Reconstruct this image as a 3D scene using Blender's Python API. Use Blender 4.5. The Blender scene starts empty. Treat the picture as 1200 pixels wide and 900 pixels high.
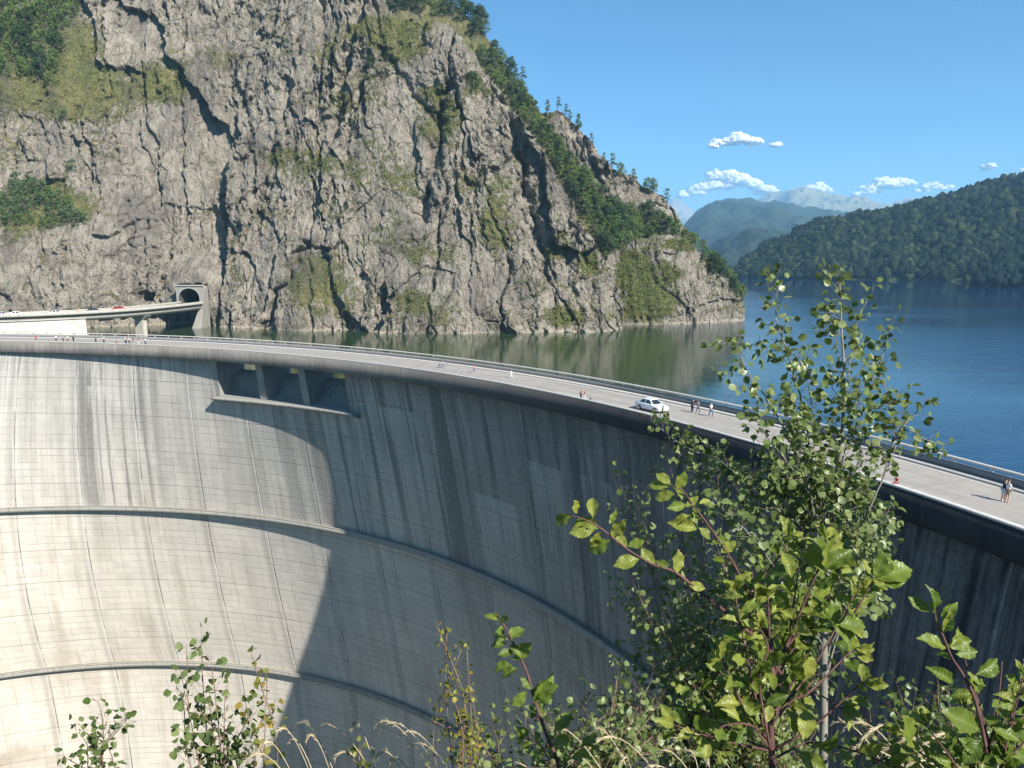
import bpy, bmesh, math, random
import numpy as np
from mathutils import Vector, Matrix
random.seed(7); rng = np.random.default_rng(7)
R = math.radians
sc = bpy.context.scene
col = sc.collection

# ------------------------------------------------------------------ camera
F, YH, CZ = 905.0, 300.0, 18.0           # focal length in photo pixels, horizon row, eye height over the crest road
TH = math.atan((450 - YH) / F); CT, ST = math.cos(TH), math.sin(TH)
cam = bpy.data.objects.new('camera', bpy.data.cameras.new('camera')); col.objects.link(cam)
cam.location = (0, 0, CZ); cam.rotation_euler = (math.pi / 2 - TH, 0, 0)
cam.data.sensor_width = 36; cam.data.lens = F / 1200 * 36
cam.data.clip_start = 0.05; cam.data.clip_end = 60000
sc.camera = cam

def ray(px, py):
    u = (px - 600) / F; v = (450 - py) / F
    return np.array([u, CT + v * ST, -ST + v * CT])
def at(px, py, d):
    """point d metres deep in front of the camera"""
    r = ray(px, py); return np.array([r[0] * d, r[1] * d, CZ + r[2] * d])
def onz(px, py, z):
    r = ray(px, py); t = (z - CZ) / r[2]
    return np.array([r[0] * t, r[1] * t, z])

# ------------------------------------------------------------------ sun, sky, colour
SUN_H = np.array([0.655, -0.755]); SUN_EL = R(38)
SUN_H = SUN_H / np.hypot(*SUN_H)
sd = Vector((SUN_H[0] * math.cos(SUN_EL), SUN_H[1] * math.cos(SUN_EL), math.sin(SUN_EL)))
sun = bpy.data.objects.new('sun', bpy.data.lights.new('sun', 'SUN')); col.objects.link(sun)
sun.data.energy = 4.7; sun.data.angle = R(0.53); sun.data.color = (1.0, 0.95, 0.87)
sun.rotation_euler = sd.to_track_quat('Z', 'Y').to_euler()
w = bpy.data.worlds.new('World'); sc.world = w; w.use_nodes = True
nt = w.node_tree; nt.nodes.clear()
sky = nt.nodes.new('ShaderNodeTexSky'); sky.sky_type = 'NISHITA'; sky.sun_disc = False
sky.sun_elevation = SUN_EL; sky.sun_rotation = math.atan2(sd.x, sd.y); sky.altitude = 1500
sky.air_density = 1.0; sky.dust_density = 0.1; sky.ozone_density = 2.0
bg = nt.nodes.new('ShaderNodeBackground'); bg.inputs['Strength'].default_value = 0.064
ow = nt.nodes.new('ShaderNodeOutputWorld')
tint = nt.nodes.new('ShaderNodeMix'); tint.data_type = 'RGBA'; tint.blend_type = 'MULTIPLY'; tint.inputs[0].default_value = 1
tint.inputs[7].default_value = (.36, .79, 1.0, 1); nt.links.new(sky.outputs[0], tint.inputs[6]); nt.links.new(tint.outputs[2], bg.inputs[0]); nt.links.new(bg.outputs[0], ow.inputs[0])
vs = sc.view_settings
vs.view_transform = 'Standard'; vs.look = 'None'; vs.gamma = 1; vs.use_curve_mapping = False; vs.exposure = 1.12
cy = sc.cycles
cy.max_bounces = 8; cy.diffuse_bounces = 3; cy.glossy_bounces = 4; cy.transmission_bounces = 6; cy.transparent_max_bounces = 12
cy.volume_bounces = 1; cy.use_denoising = True

# ------------------------------------------------------------------ things
def tag(o, label=None, cat=None, group=None, kind=None):
    if label: o['label'] = label
    if cat: o['category'] = cat
    if group: o['group'] = group
    if kind: o['kind'] = kind
    return o
def empty(name, loc=(0, 0, 0), rz=0.0):
    o = bpy.data.objects.new(name, None); col.objects.link(o)
    o.location = tuple(float(a) for a in loc); o.rotation_euler = (0, 0, rz); o.empty_display_size = 0.2
    return o
def link(name, me, mat=None, parent=None, loc=None):
    o = bpy.data.objects.new(name, me); col.objects.link(o)
    if mat is not None and not me.materials: me.materials.append(mat)
    if parent is not None: o.parent = parent
    if loc is not None: o.location = tuple(float(a) for a in loc)
    return o
def mesh_np(name, V, Fc, smooth=False, uv=None, attrs=None):
    """Fc: (n,3) or (n,4) int array, or list of such arrays"""
    me = bpy.data.meshes.new(name)
    V = np.asarray(V, np.float32)
    fs = Fc if isinstance(Fc, list) else [Fc]
    fs = [np.asarray(f, np.int32) for f in fs if len(f)]
    loops = np.concatenate([f.ravel() for f in fs]); tot = np.concatenate([np.full(len(f), f.shape[1], np.int32) for f in fs])
    me.vertices.add(len(V)); me.vertices.foreach_set('co', V.ravel())
    me.loops.add(len(loops)); me.loops.foreach_set('vertex_index', loops)
    st = np.zeros(len(tot), np.int32); st[1:] = np.cumsum(tot)[:-1]
    me.polygons.add(len(tot)); me.polygons.foreach_set('loop_start', st); me.polygons.foreach_set('loop_total', tot)
    if smooth: me.polygons.foreach_set('use_smooth', np.ones(len(tot), bool))
    me.update(calc_edges=True)
    if uv is not None:
        l = me.uv_layers.new(name='UVMap'); l.data.foreach_set('uv', np.asarray(uv, np.float32)[loops].ravel())
    for k, a in (attrs or {}).items():
        at_ = me.attributes.new(k, 'FLOAT', 'POINT'); at_.data.foreach_set('value', np.asarray(a, np.float32))
    return me
def grid_faces(nu, nv, keep=None):
    """verts indexed [i*nv+j]"""
    i, j = np.meshgrid(np.arange(nu - 1), np.arange(nv - 1), indexing='ij')
    a = i * nv + j
    f = np.stack([a, a + nv, a + nv + 1, a + 1], -1)
    return (f[keep] if keep is not None else f.reshape(-1, 4))

class MB:
    """collects boxes, tubes, lofts; builds ONE mesh"""
    def __init__(s): s.v = []; s.f = []; s.uv = []
    def add(s, vs, fs):
        b = len(s.v); s.v += [tuple(float(c) for c in p) for p in vs]; s.f += [tuple(b + i for i in f) for f in fs]; return s
    def box(s, c, d, rz=0.0, ry=0.0):
        M = Matrix.Rotation(rz, 3, 'Z') @ Matrix.Rotation(ry, 3, 'Y')
        vs = [Vector(c) + M @ Vector((sx * d[0] / 2, sy * d[1] / 2, sz * d[2] / 2)) for sx in (-1, 1) for sy in (-1, 1) for sz in (-1, 1)]
        return s.add(vs, [(0, 1, 3, 2), (4, 6, 7, 5), (0, 4, 5, 1), (2, 3, 7, 6), (0, 2, 6, 4), (1, 5, 7, 3)])
    def tube(s, pts, rad, n=6, cap=True):
        pts = [Vector(p) for p in pts]; k = len(pts)
        if not hasattr(rad, '__len__'): rad = [rad] * k
        rings = []
        for i, p in enumerate(pts):
            t = (pts[min(i + 1, k - 1)] - pts[max(i - 1, 0)]).normalized()
            a = t.cross(Vector((0.13, 0.31, 0.94)));
            if a.length < 0.05: a = t.cross(Vector((1, 0, 0)))
            a.normalize(); b = t.cross(a)
            rings.append([p + (a * math.cos(2 * math.pi * q / n) + b * math.sin(2 * math.pi * q / n)) * rad[i] for q in range(n)])
        vs = [q for r in rings for q in r]; fs = []
        for i in range(k - 1):
            for q in range(n):
                fs.append((i * n + q, i * n + (q + 1) % n, (i + 1) * n + (q + 1) % n, (i + 1) * n + q))
        if cap: fs.append(tuple(range(n))[::-1]); fs.append(tuple((k - 1) * n + q for q in range(n)))
        return s.add(vs, fs)
    def cyl(s, a, b, r, n=16, r2=None):
        return s.tube([a, b], [r, r if r2 is None else r2], n)
    def build(s, name, mat=None, parent=None, smooth=False, bevel=0, loc=None):
        me = bpy.data.meshes.new(name); me.from_pydata(s.v, [], s.f)
        bm = bmesh.new(); bm.from_mesh(me)
        bmesh.ops.recalc_face_normals(bm, faces=bm.faces)
        if bevel: bmesh.ops.bevel(bm, geom=[e for e in bm.edges if e.is_manifold and e.calc_face_angle(0) > 0.5], offset=bevel, segments=2, affect='EDGES', clamp_overlap=True)
        bm.to_mesh(me); bm.free()
        if smooth: me.polygons.foreach_set('use_smooth', [True] * len(me.polygons))
        me.update()
        return link(name, me, mat, parent, loc)

# ------------------------------------------------------------------ noise in numpy
def _h(i, j, k, s):
    n = (i * 374761393 + j * 668265263 + k * 2147483647 + s * 1274126177) & 0xffffffff
    n = ((n ^ (n >> 13)) * 1274126177) & 0xffffffff
    n = ((n ^ (n >> 16)) * 2246822519) & 0xffffffff
    return (n ^ (n >> 15)) & 0xffffffff
def h01(i, j, k=0, s=0):
    i = np.asarray(i, np.int64); j = np.asarray(j, np.int64)
    return _h(i, j, np.int64(k) if np.isscalar(k) else k.astype(np.int64), s) / 4294967295.0
def vnoise(x, y, s=0, z=None):
    """smooth gradient-like value noise, -1..1"""
    x0 = np.floor(x); y0 = np.floor(y); fx = x - x0; fy = y - y0
    fx = fx * fx * fx * (fx * (fx * 6 - 15) + 10); fy = fy * fy * fy * (fy * (fy * 6 - 15) + 10)
    i = x0.astype(np.int64); j = y0.astype(np.int64)
    def g(a, b, dx, dy):
        an = h01(a, b, 0, s) * 2 * np.pi
        return np.cos(an) * dx + np.sin(an) * dy
    X = x - x0; Y = y - y0
    a = g(i, j, X, Y); b = g(i + 1, j, X - 1, Y); c = g(i, j + 1, X, Y - 1); d = g(i + 1, j + 1, X - 1, Y - 1)
    return 1.5 * ((a * (1 - fx) + b * fx) * (1 - fy) + (c * (1 - fx) + d * fx) * fy)
def fbm(x, y, o=4, s=0, g=0.5):
    r = 0; a = 1.0
    for k in range(o):
        r = r + a * vnoise(x, y, s + k); x = x * 2.03 + 5.1; y = y * 2.03 + 1.7; a *= g
    return r
def facet(x, y, s=0, tilt=1.0):
    """faceted planes: returns (height, F2-F1, cell random)"""
    i0 = np.floor(x).astype(np.int64); j0 = np.floor(y).astype(np.int64)
    b1 = np.full(x.shape, 9.0); b2 = np.full(x.shape, 9.0); hh = np.zeros(x.shape); rr = np.zeros(x.shape)
    for di in (-1, 0, 1):
        for dj in (-1, 0, 1):
            i = i0 + di; j = j0 + dj
            cx = i + 0.5 + (h01(i, j, 1, s) - 0.5) * 0.9; cy_ = j + 0.5 + (h01(i, j, 2, s) - 0.5) * 0.9
            dx = x - cx; dy = y - cy_; d = np.hypot(dx, dy)
            v = .55 * (h01(i, j, 3, s) - 0.5) + 1.25 * tilt * (dx * (h01(i, j, 4, s) - 0.5) + dy * (h01(i, j, 5, s) - 0.5)) * 2
            n = d < b1
            b2 = np.where(n, b1, np.minimum(b2, d)); hh = np.where(n, v, hh); rr = np.where(n, h01(i, j, 6, s), rr); b1 = np.minimum(b1, d)
    return hh, b2 - b1, rr
def sstep(a, b, x):
    t = np.clip((x - a) / (b - a), 0, 1); return t * t * (3 - 2 * t)

# ------------------------------------------------------------------ node helper
class NT:
    def __init__(s, name):
        s.m = bpy.data.materials.new(name); s.m.use_nodes = True; s.t = s.m.node_tree; s.t.nodes.clear()
        s.out = s.t.nodes.new('ShaderNodeOutputMaterial')
    def n(s, typ, props=None, **ins):
        nd = s.t.nodes.new('ShaderNode' + typ)
        for k, v in (props or {}).items(): setattr(nd, k, v)
        for k, v in ins.items():
            key = int(k[1:]) if k[0] == 'i' and k[1:].isdigit() else k.replace('_', ' ')
            s.set(nd.inputs[key], v)
        return nd
    def set(s, sock, v):
        if hasattr(v, 'is_output'): s.t.links.new(v, sock)
        elif hasattr(v, 'outputs'): s.t.links.new(v.outputs[0], sock)
        else:
            if isinstance(v, (tuple, list)) and len(v) == 3 and sock.type == 'RGBA': v = (*v, 1)
            sock.default_value = v
    def math(s, op, a, b=0.0, c=0.0, clamp=False):
        nd = s.n('Math', {'operation': op, 'use_clamp': clamp}, i0=a, i1=b, i2=c); return nd.outputs[0]
    def mix(s, f, a, b, blend='MIX'):
        nd = s.n('Mix', {'data_type': 'RGBA', 'blend_type': blend}); s.set(nd.inputs[0], f); s.set(nd.inputs[6], a); s.set(nd.inputs[7], b); return nd.outputs[2]
    def ramp(s, f, stops, interp='LINEAR'):
        nd = s.t.nodes.new('ShaderNodeValToRGB'); s.set(nd.inputs[0], f); cr = nd.color_ramp; cr.interpolation = interp
        while len(cr.elements) < len(stops): cr.elements.new(0.5)
        for e, (p, c) in zip(cr.elements, stops):
            e.position = p; e.color = (c, c, c, 1) if not hasattr(c, '__len__') else (*c, 1)
        return nd.outputs[0]
    def maprange(s, v, a, b, c=0.0, d=1.0, smooth=False):
        nd = s.n('MapRange', {'interpolation_type': 'SMOOTHSTEP' if smooth else 'LINEAR'}, i0=v, i1=a, i2=b, i3=c, i4=d); return nd.outputs[0]
    def mapping(s, v, scale=(1, 1, 1), loc=(0, 0, 0), rot=(0, 0, 0)):
        return s.n('Mapping', None, Vector=v, Scale=scale, Location=loc, Rotation=rot).outputs[0]
    def noise(s, v, scale, detail=4, rough=0.55, dist=0.0):
        return s.n('TexNoise', None, Vector=v, Scale=scale, Detail=detail, Roughness=rough, Distortion=dist).outputs[0]
    def obj(s): return s.n('TexCoord').outputs['Object']
    def uv(s): return s.n('TexCoord').outputs['UV']
    def attr(s, name): return s.n('Attribute', {'attribute_name': name}).outputs['Fac']
    def bump(s, h, strength=0.5, dist=0.1, normal=None):
        nd = s.n('Bump', None, Height=h, Strength=strength, Distance=dist)
        if normal is not None: s.set(nd.inputs['Normal'], normal)
        return nd.outputs[0]
    def finish(s, color, rough=0.8, normal=None, metallic=0.0, spec=0.3, **kw):
        p = s.n('BsdfPrincipled', None, Base_Color=color, Roughness=rough, Metallic=metallic)
        s.set(p.inputs['Specular IOR Level'], spec)
        if normal is not None: s.set(p.inputs['Normal'], normal)
        for k, v in kw.items(): s.set(p.inputs[k.replace('_', ' ')], v)
        s.t.links.new(p.outputs[0], s.out.inputs[0]); s.p = p
        return s.m

def plain(name, c, rough=0.6, var=0.12, scale=3.0, metallic=0.0, spec=0.4, bump=0.0, coat=0.0):
    t = NT(name); v = t.obj(); n = t.noise(v, scale, 5)
    cc = t.mix(t.maprange(n, .3, .7), tuple(x * (1 - var) for x in c), tuple(min(1, x * (1 + var)) for x in c))
    nm = t.bump(t.noise(v, scale * 6, 4), bump, 0.02) if bump else None
    return t.finish(cc, rough, nm, metallic, spec, Coat_Weight=coat)

HAZE_COL=(.38,.70,1.0); HAZE_D=0.00012
# ================================================================== DAM
C0 = np.array([-129.2, -7.5]); R0 = 172.2
LV = [(-35.0, np.array([-90.0, 40.0]), 118.8), (-74.0, np.array([-80.5, 58.5]), 105.8)]
def dirp(ph): return np.stack([np.cos(ph), np.sin(ph)], -1)
def rad_at(ph, c, r):
    d = dirp(ph); w_ = C0 - c; b = (d * w_).sum(-1); return -b + np.sqrt(np.maximum(b * b - (w_ @ w_ - r * r), 0))
def wall_r(ph, z):
    """radius (from C0) of the downstream face at height z along the vertical joint plane ph"""
    ph = np.asarray(ph, float); z = np.asarray(z, float)
    r0 = R0 + 1.9 + 0 * ph
    r1 = rad_at(ph, *LV[0][1:]) + 1.0; r2 = rad_at(ph, *LV[1][1:]) + 1.0
    z0, z1, z2 = 0.0, -35.0, -74.0
    zz = np.maximum(z, z2)
    L = r0 * (zz - z1) * (zz - z2) / ((z0 - z1) * (z0 - z2)) + r1 * (zz - z0) * (zz - z2) / ((z1 - z0) * (z1 - z2)) + r2 * (zz - z0) * (zz - z1) / ((z2 - z0) * (z2 - z1))
    s2 = (r0 * ((z2 - z1)) / ((z0 - z1) * (z0 - z2)) + r1 * ((z2 - z0)) / ((z1 - z0) * (z1 - z2)) + r2 * ((z2 - z0) + (z2 - z1)) / ((z2 - z0) * (z2 - z1)))
    dz = np.minimum(z - z2, 0)
    return L + s2 * 30 * (1 - np.exp(dz / 30)) * -1 * 0.6
def P3(ph, r, z):
    d = dirp(np.asarray(ph, float)); r = np.asarray(r, float)
    return np.stack([C0[0] + d[..., 0] * r, C0[1] + d[..., 1] * r, np.broadcast_to(z, d[..., 0].shape)], -1)
PH0, PH1 = R(3), R(112)
def ph_px(px, py, z=0.0):
    p = onz(px, py, z); return math.atan2(p[1] - C0[1], p[0] - C0[0])
# spillway opening between these joint planes
SA, SB = ph_px(413, 438, -3.0), ph_px(263, 424, -3.0)
ZT, ZL = -2.35, -9.9
print('spillway arc', math.degrees(SA), math.degrees(SB), 'width', (SB - SA) * R0)

# concrete of the big face ---------------------------------------------------
def dam_material():
    t = NT('dam_concrete'); uv = t.uv(); sep = t.n('SeparateXYZ', None, Vector=uv); U, Vv = sep.outputs[0], sep.outputs[1]   # metres along the crest, metres of height
    wob = t.math('MULTIPLY', t.math('SUBTRACT', t.noise(uv, 0.25, 3), 0.5), 0.5)
    U2 = t.math('ADD', U, wob)
    def lines(x, period, width, off=0.0):
        m = t.math('PINGPONG', t.math('ADD', x, off), period / 2)
        return t.maprange(m, 0.0, width, 1.0, 0.0)
    comb = lambda a, b: t.n('CombineXYZ', None, X=a, Y=b, Z=0.0).outputs[0]
    # weathering: fresh pale below, grey above
    top = t.maprange(Vv, -58, -5, 0.0, 1.0)
    big = t.noise(comb(t.math('MULTIPLY', U, .03), t.math('MULTIPLY', Vv, .02)), 1.0, 4)
    mid = t.noise(comb(t.math('MULTIPLY', U, .16), t.math('MULTIPLY', Vv, .09)), 1.0, 6, .65)
    fine = t.noise(uv, 1.3, 6, .7)
    c = t.mix(t.math('ADD', t.math('MULTIPLY', top, .75), t.math('MULTIPLY', t.math('SUBTRACT', big, .5), .8), clamp=True), (.74, .67, .57), t.mix(t.maprange(U, 165, 200), (.29, .285, .27), (.43, .41, .37)))  # upper wall: sunlit left painted paler, shaded right painted darker
    c = t.mix(t.math('MULTIPLY', t.maprange(mid, .35, .7, 0, .55), t.maprange(Vv, -70, -20, .35, 1)), c, (.27, .25, .215))
    # each pour (block x lift) slightly different
    cell = t.n('TexWhiteNoise', {'noise_dimensions': '2D'}, Vector=comb(t.math('FLOOR', t.math('DIVIDE', U2, 3.36)), t.math('FLOOR', t.math('DIVIDE', Vv, 1.5)))).outputs[0]
    c = t.mix(t.math('MULTIPLY', cell, .16), c, (.20, .19, .165))
    cell2 = t.n('TexWhiteNoise', {'noise_dimensions': '2D'}, Vector=comb(t.math('FLOOR', t.math('DIVIDE', U2, 13.44)), t.math('FLOOR', t.math('DIVIDE', Vv, 7.5)))).outputs[0]
    c = t.mix(t.math('MULTIPLY', cell2, .2), c, (.5, .48, .43))
    # ochre staining low on the left flank
    och = t.noise(comb(t.math('MULTIPLY', U, .035), t.math('MULTIPLY', Vv, .05)), 1.0, 5, .6, .4)
    lowm = t.math('MULTIPLY', t.maprange(Vv, -62, -95, 0, 1), t.maprange(U, 224, 262, 0, 1))
    c = t.mix(t.math('MULTIPLY', t.math('MULTIPLY', t.maprange(och, .47, .60), lowm), .7), c, (.27, .20, .12))
    och2 = t.noise(comb(t.math('MULTIPLY', U, .3), t.math('MULTIPLY', Vv, .035)), 1.0, 5, .6)
    c = t.mix(t.math('MULTIPLY', t.maprange(och2, .52, .72), .45), c, (.31, .245, .16))
    rshade = t.maprange(t.math('ADD', U, t.math('MULTIPLY', mid, 30.0)), 60, 175, 1.0, 0.0)  # mask of the shaded right-hand wall, whose shade is put into the colour
    c = t.mix(t.math('MULTIPLY', rshade, .85), c, (.06, .062, .07))
    # dark rain streaks running down from the crest
    st1 = t.noise(comb(t.math('MULTIPLY', U2, .30), t.math('MULTIPLY', Vv, .006)), 1.0, 4, .55); gal = t.maprange(t.math('ADD', Vv, t.math('MULTIPLY', mid, 2.0)), -36, -33, .22, 1.0)
    st2 = t.noise(comb(t.math('MULTIPLY', U2, 1.5), t.math('MULTIPLY', Vv, .05)), 1.0, 5, .7)
    fade = t.math('MULTIPLY', t.maprange(Vv, -60, -3, .55, 1.0), gal)
    left_ = t.maprange(U, 170, 200, 0, 1); zone = t.math('MAXIMUM', t.math('SUBTRACT', 1.0, left_), t.maprange(t.math('ABSOLUTE', t.math('SUBTRACT', U, 225)), 7, 12, 1.0, .22))
    s1 = t.math('MULTIPLY', t.math('MULTIPLY', t.maprange(st1, .50, .56), fade), zone)
    c = t.mix(t.math('MULTIPLY', s1, .78), c, (.085, .083, .078))
    s2 = t.math('MULTIPLY', t.maprange(st2, .50, .68), t.math('MULTIPLY', t.math('MULTIPLY', t.maprange(Vv, -60, -3, .4, 1.0), gal), t.maprange(zone, 0, 1, .55, 1)))
    c = t.mix(t.math('MULTIPLY', s2, .6), c, (.12, .118, .108))
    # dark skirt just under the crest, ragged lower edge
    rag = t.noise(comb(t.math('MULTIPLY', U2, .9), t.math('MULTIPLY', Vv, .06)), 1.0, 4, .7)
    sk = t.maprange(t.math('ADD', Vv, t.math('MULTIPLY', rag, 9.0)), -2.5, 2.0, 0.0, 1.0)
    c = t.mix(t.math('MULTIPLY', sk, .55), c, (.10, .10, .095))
    # white lime run-offs: starting at a lift line, ending ragged
    def runoff(c, u0, u1, vt, ln, dens=.46, amt=.5):
        inb = t.math('MULTIPLY', t.maprange(U, u0, u0 + .5), t.maprange(U, u1 - .5, u1, 1, 0))
        nn = t.noise(comb(t.math('MULTIPLY', U, 2.6), t.math('MULTIPLY', Vv, .07)), 1.0, 3, .6)
        dd = t.math('SUBTRACT', vt, Vv)
        m = t.math('MULTIPLY', inb, t.math('MULTIPLY', t.maprange(dd, 0.0, .15), t.maprange(t.math('ADD', t.math('DIVIDE', dd, ln), t.math('MULTIPLY', t.math('SUBTRACT', nn, dens), -7.0)), .1, 1.1, 1.0, 0.0)))
        return t.mix(t.math('MULTIPLY', m, amt), c, (.55, .53, .48))
    def U_at(px, py, z):
        # arc position of the face point seen there
        for k in range(3): pass
        r_ = ray(px, py); tt = (z - CZ) / r_[2]; x, y = r_[0] * tt, r_[1] * tt
        return math.atan2(y - C0[1], x - C0[0]) * R0
    for (x0, y0, x1, y1, z, ln, dn) in ((450, 474, 490, 483, -8, 4, .5), (641, 533, 690, 545, -11.5, 8, .42), (576, 569, 630, 586, -20, 14, .44), (706, 548, 716, 552, -11, 3, .4), (735, 555, 755, 560, -11, 2, .5), (0, 542, 38, 542, -25.5, 3, .48), (0, 412, 215, 420, -2.5, 5, .56), (84, 455, 118, 458, -9, 5, .54)):
        ua, ub = sorted((U_at(x0, y0, z), U_at(x1, y1, z)))
        c = runoff(c, ua, ub, z, ln, dn)
    # joints
    jn = lines(U, 13.44, .2, JOFF)
    jw = t.maprange(t.noise(comb(t.math('MULTIPLY', U, .05), t.math('MULTIPLY', Vv, .12)), 1.0, 3), .42, .58)
    c = t.mix(t.math('MULTIPLY', lines(U, 13.44, .9, JOFF - .9), .35), c, (.16, .155, .14))
    c = t.mix(t.math('MULTIPLY', jn, .85), c, t.mix(jw, (.10, .10, .09), (.62, .60, .55)))
    brk = t.maprange(t.noise(uv, .33, 3), .38, .6, .15, 1.0)
    vm = t.math('MULTIPLY', lines(U2, 3.36, .10, JOFF), brk)
    hm = t.math('MULTIPLY', lines(Vv, 1.5, .095), t.maprange(t.noise(comb(t.math('MULTIPLY', U, .12), t.math('MULTIPLY', Vv, .67)), 1.0, 2), .36, .62, .12, 1.0))
    hb = lines(Vv, 7.5, .14)
    c = t.mix(t.math('MULTIPLY', vm, .5), c, (.12, .115, .10))
    c = t.mix(t.math('MULTIPLY', hm, .5), c, (.13, .125, .11))
    c = t.mix(t.math('MULTIPLY', hb, .5), c, (.13, .125, .11))
    c = t.mix(t.maprange(fine, .3, .75, 0, .22), c, (.6, .58, .53))
    dk = t.math('MULTIPLY', rshade, t.maprange(t.math('ADD', t.math('MULTIPLY', st2, .6), t.math('MULTIPLY', t.noise(comb(t.math('MULTIPLY', U, .5), t.math('MULTIPLY', Vv, .12)), 1.0, 5, .7), .4)), .42, .58, .96, .12))
    c = t.mix(dk, c, (.010, .012, .018))  # painted shade of the right-hand wall again, broken up by streaks
    hgt = t.math('SUBTRACT', t.math('ADD', t.math('MULTIPLY', fine, .35), t.math('MULTIPLY', cell, .12)), t.math('ADD', t.math('MULTIPLY', jn, .8), t.math('MULTIPLY', t.math('ADD', vm, hm), .45)))
    return t.finish(c, .95, t.bump(hgt, .7, .12), spec=.04)
JOFF = -(ph_px(412, 442, -3.5) * R0) % 13.44
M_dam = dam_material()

def conc(name, base, dark, amt=.6, rough=.9, streak=True):
    t = NT(name); v = t.obj()
    a = t.noise(v, .5, 6, .65); b = t.noise(t.mapping(v, (2.2, 2.2, .22)), 1.0, 5, .65); f = t.noise(v, 9, 5, .6)
    c = t.mix(t.maprange(a, .3, .7, 0, .6), base, tuple(x * .78 for x in base))
    if streak: c = t.mix(t.maprange(b, .48, .72, 0, amt), c, dark)
    c = t.mix(t.maprange(f, .35, .75, 0, .2), c, tuple(min(1, x * 1.3) for x in base))
    return t.finish(c, rough, t.bump(f, .4, .03), spec=.15)
M_fascia = conc('weathered_fascia', (.27, .25, .21), (.10, .095, .085), .75)
M_ledge = conc('pale_ledge_concrete', (.34, .32, .28), (.15, .145, .125), .7)
M_inner = conc('spillway_concrete', (.30, .29, .26), (.12, .12, .11), .8)
M_kerb = conc('kerb_concrete', (.55, .53, .49), (.3, .29, .27), .4)
M_white = conc('white_abutment_concrete', (.50, .475, .42), (.26, .23, .18), .85)
M_parapet = conc('parapet_concrete', (.26, .255, .25), (.14, .14, .135), .6)

dam = empty('arch_dam', P3(R(60), R0, 0))
tag(dam, 'huge curved grey concrete dam wall sweeping across the gorge below the lake', 'dam')
DO = np.array(dam.location)
# face
nph, nz = 520, 300
phs = np.linspace(PH0, PH1, nph); zs = -np.linspace(0, 1, nz) ** 1.25 * 150 - 1.2
# snap lines on to the opening
def snap(a, v):
    a[np.argmin(abs(a - v))] = v
snap(phs, SA); snap(phs, SB); snap(zs, ZL)
PHg, Zg = np.meshgrid(phs, zs, indexing='ij')
rr = wall_r(PHg, Zg)
V = P3(PHg, rr, Zg) - DO
phc = (phs[1:] + phs[:-1]) / 2; zc = (zs[1:] + zs[:-1]) / 2
hole = ((phc[:, None] > SA) & (phc[:, None] < SB)) & (zc[None, :] > ZL)
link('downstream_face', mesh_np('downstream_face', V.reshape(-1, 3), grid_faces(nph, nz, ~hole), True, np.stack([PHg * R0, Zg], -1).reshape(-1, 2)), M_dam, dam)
# sweep of a closed profile [(dr, z)...] along the arc
def sweep(name, prof, mat, parent, a0=PH0, a1=PH1, n=300, base=lambda ph: R0 + 0 * ph, org=DO, zbase=None, joints=0.0, smooth=False):
    ph = np.linspace(a0, a1, n); k = len(prof)
    b = base(ph); zb = zbase(ph) if zbase is not None else 0 * ph
    V = np.stack([P3(ph, b + dr, 0) + np.stack([0 * ph, 0 * ph, z + zb], -1) for dr, z in prof], 1)   # n,k,3
    i, j = np.meshgrid(np.arange(n - 1), np.arange(k), indexing='ij'); a = i * k + j; b2 = i * k + (j + 1) % k
    F_ = np.stack([a, b2, b2 + k, a + k], -1).reshape(-1, 4)
    me = mesh_np(name, V.reshape(-1, 3) - org, F_, smooth)
    bm = bmesh.new(); bm.from_mesh(me); bm.verts.ensure_lookup_table()
    bm.faces.new([bm.verts[q] for q in range(k)]); bm.faces.new([bm.verts[(n - 1) * k + q] for q in range(k)])
    bmesh.ops.recalc_face_normals(bm, faces=bm.faces); bm.to_mesh(me); bm.free()
    return link(name, me, mat, parent)
M_seg = None
# crest slab with its deep fascia; each cast segment of the fascia has a fine joint
def fascia_material():
    t = NT('fascia_concrete'); v = t.obj()
    sep = t.n('SeparateXYZ', None, Vector=v)
    x = t.math('ADD', sep.outputs[0], float(DO[0] - C0[0])); y = t.math('ADD', sep.outputs[1], float(DO[1] - C0[1]))
    U = t.math('MULTIPLY', t.math('ARCTAN2', y, x), R0)
    comb = t.n('CombineXYZ', None, X=U, Y=sep.outputs[2], Z=0.0).outputs[0]
    cell = t.n('TexWhiteNoise', {'noise_dimensions': '1D'}, W=t.math('FLOOR', t.math('DIVIDE', U, 3.36))).outputs[0]
    jn = t.maprange(t.math('PINGPONG', U, 1.76), 0, .07, 1, 0)
    a = t.noise(t.mapping(comb, (1.4, .12, 1)), 1.0, 6, .7); b = t.noise(t.mapping(comb, (.08, .5, 1)), 1.0, 4, .6); f = t.noise(comb, 6, 5)
    c = t.mix(cell, (.30, .275, .235), (.22, .20, .175))
    c = t.mix(t.maprange(a, .42, .66, 0, .7), c, (.10, .095, .085)); c = t.mix(t.maprange(b, .4, .65, 0, .45), c, (.12, .115, .105))
    c = t.mix(t.maprange(f, .4, .75, 0, .25), c, (.45, .43, .39)); c = t.mix(t.math('MULTIPLY', jn, .6), c, (.07, .07, .065)); c = t.mix(t.math('MULTIPLY', t.maprange(U, 95, 165, 1, 0), .72), c, (.055, .058, .066))  # shade at the right end painted in as a darker tone
    c = t.mix(t.math('MULTIPLY', t.maprange(U, 95, 165, 1, 0), t.maprange(a, .4, .7, .8, .45)), c, (.010, .012, .018))  # second layer of that painted shade, uneven along the streaks
    return t.finish(c, .95, t.bump(f, .5, .04), spec=.03)
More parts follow.
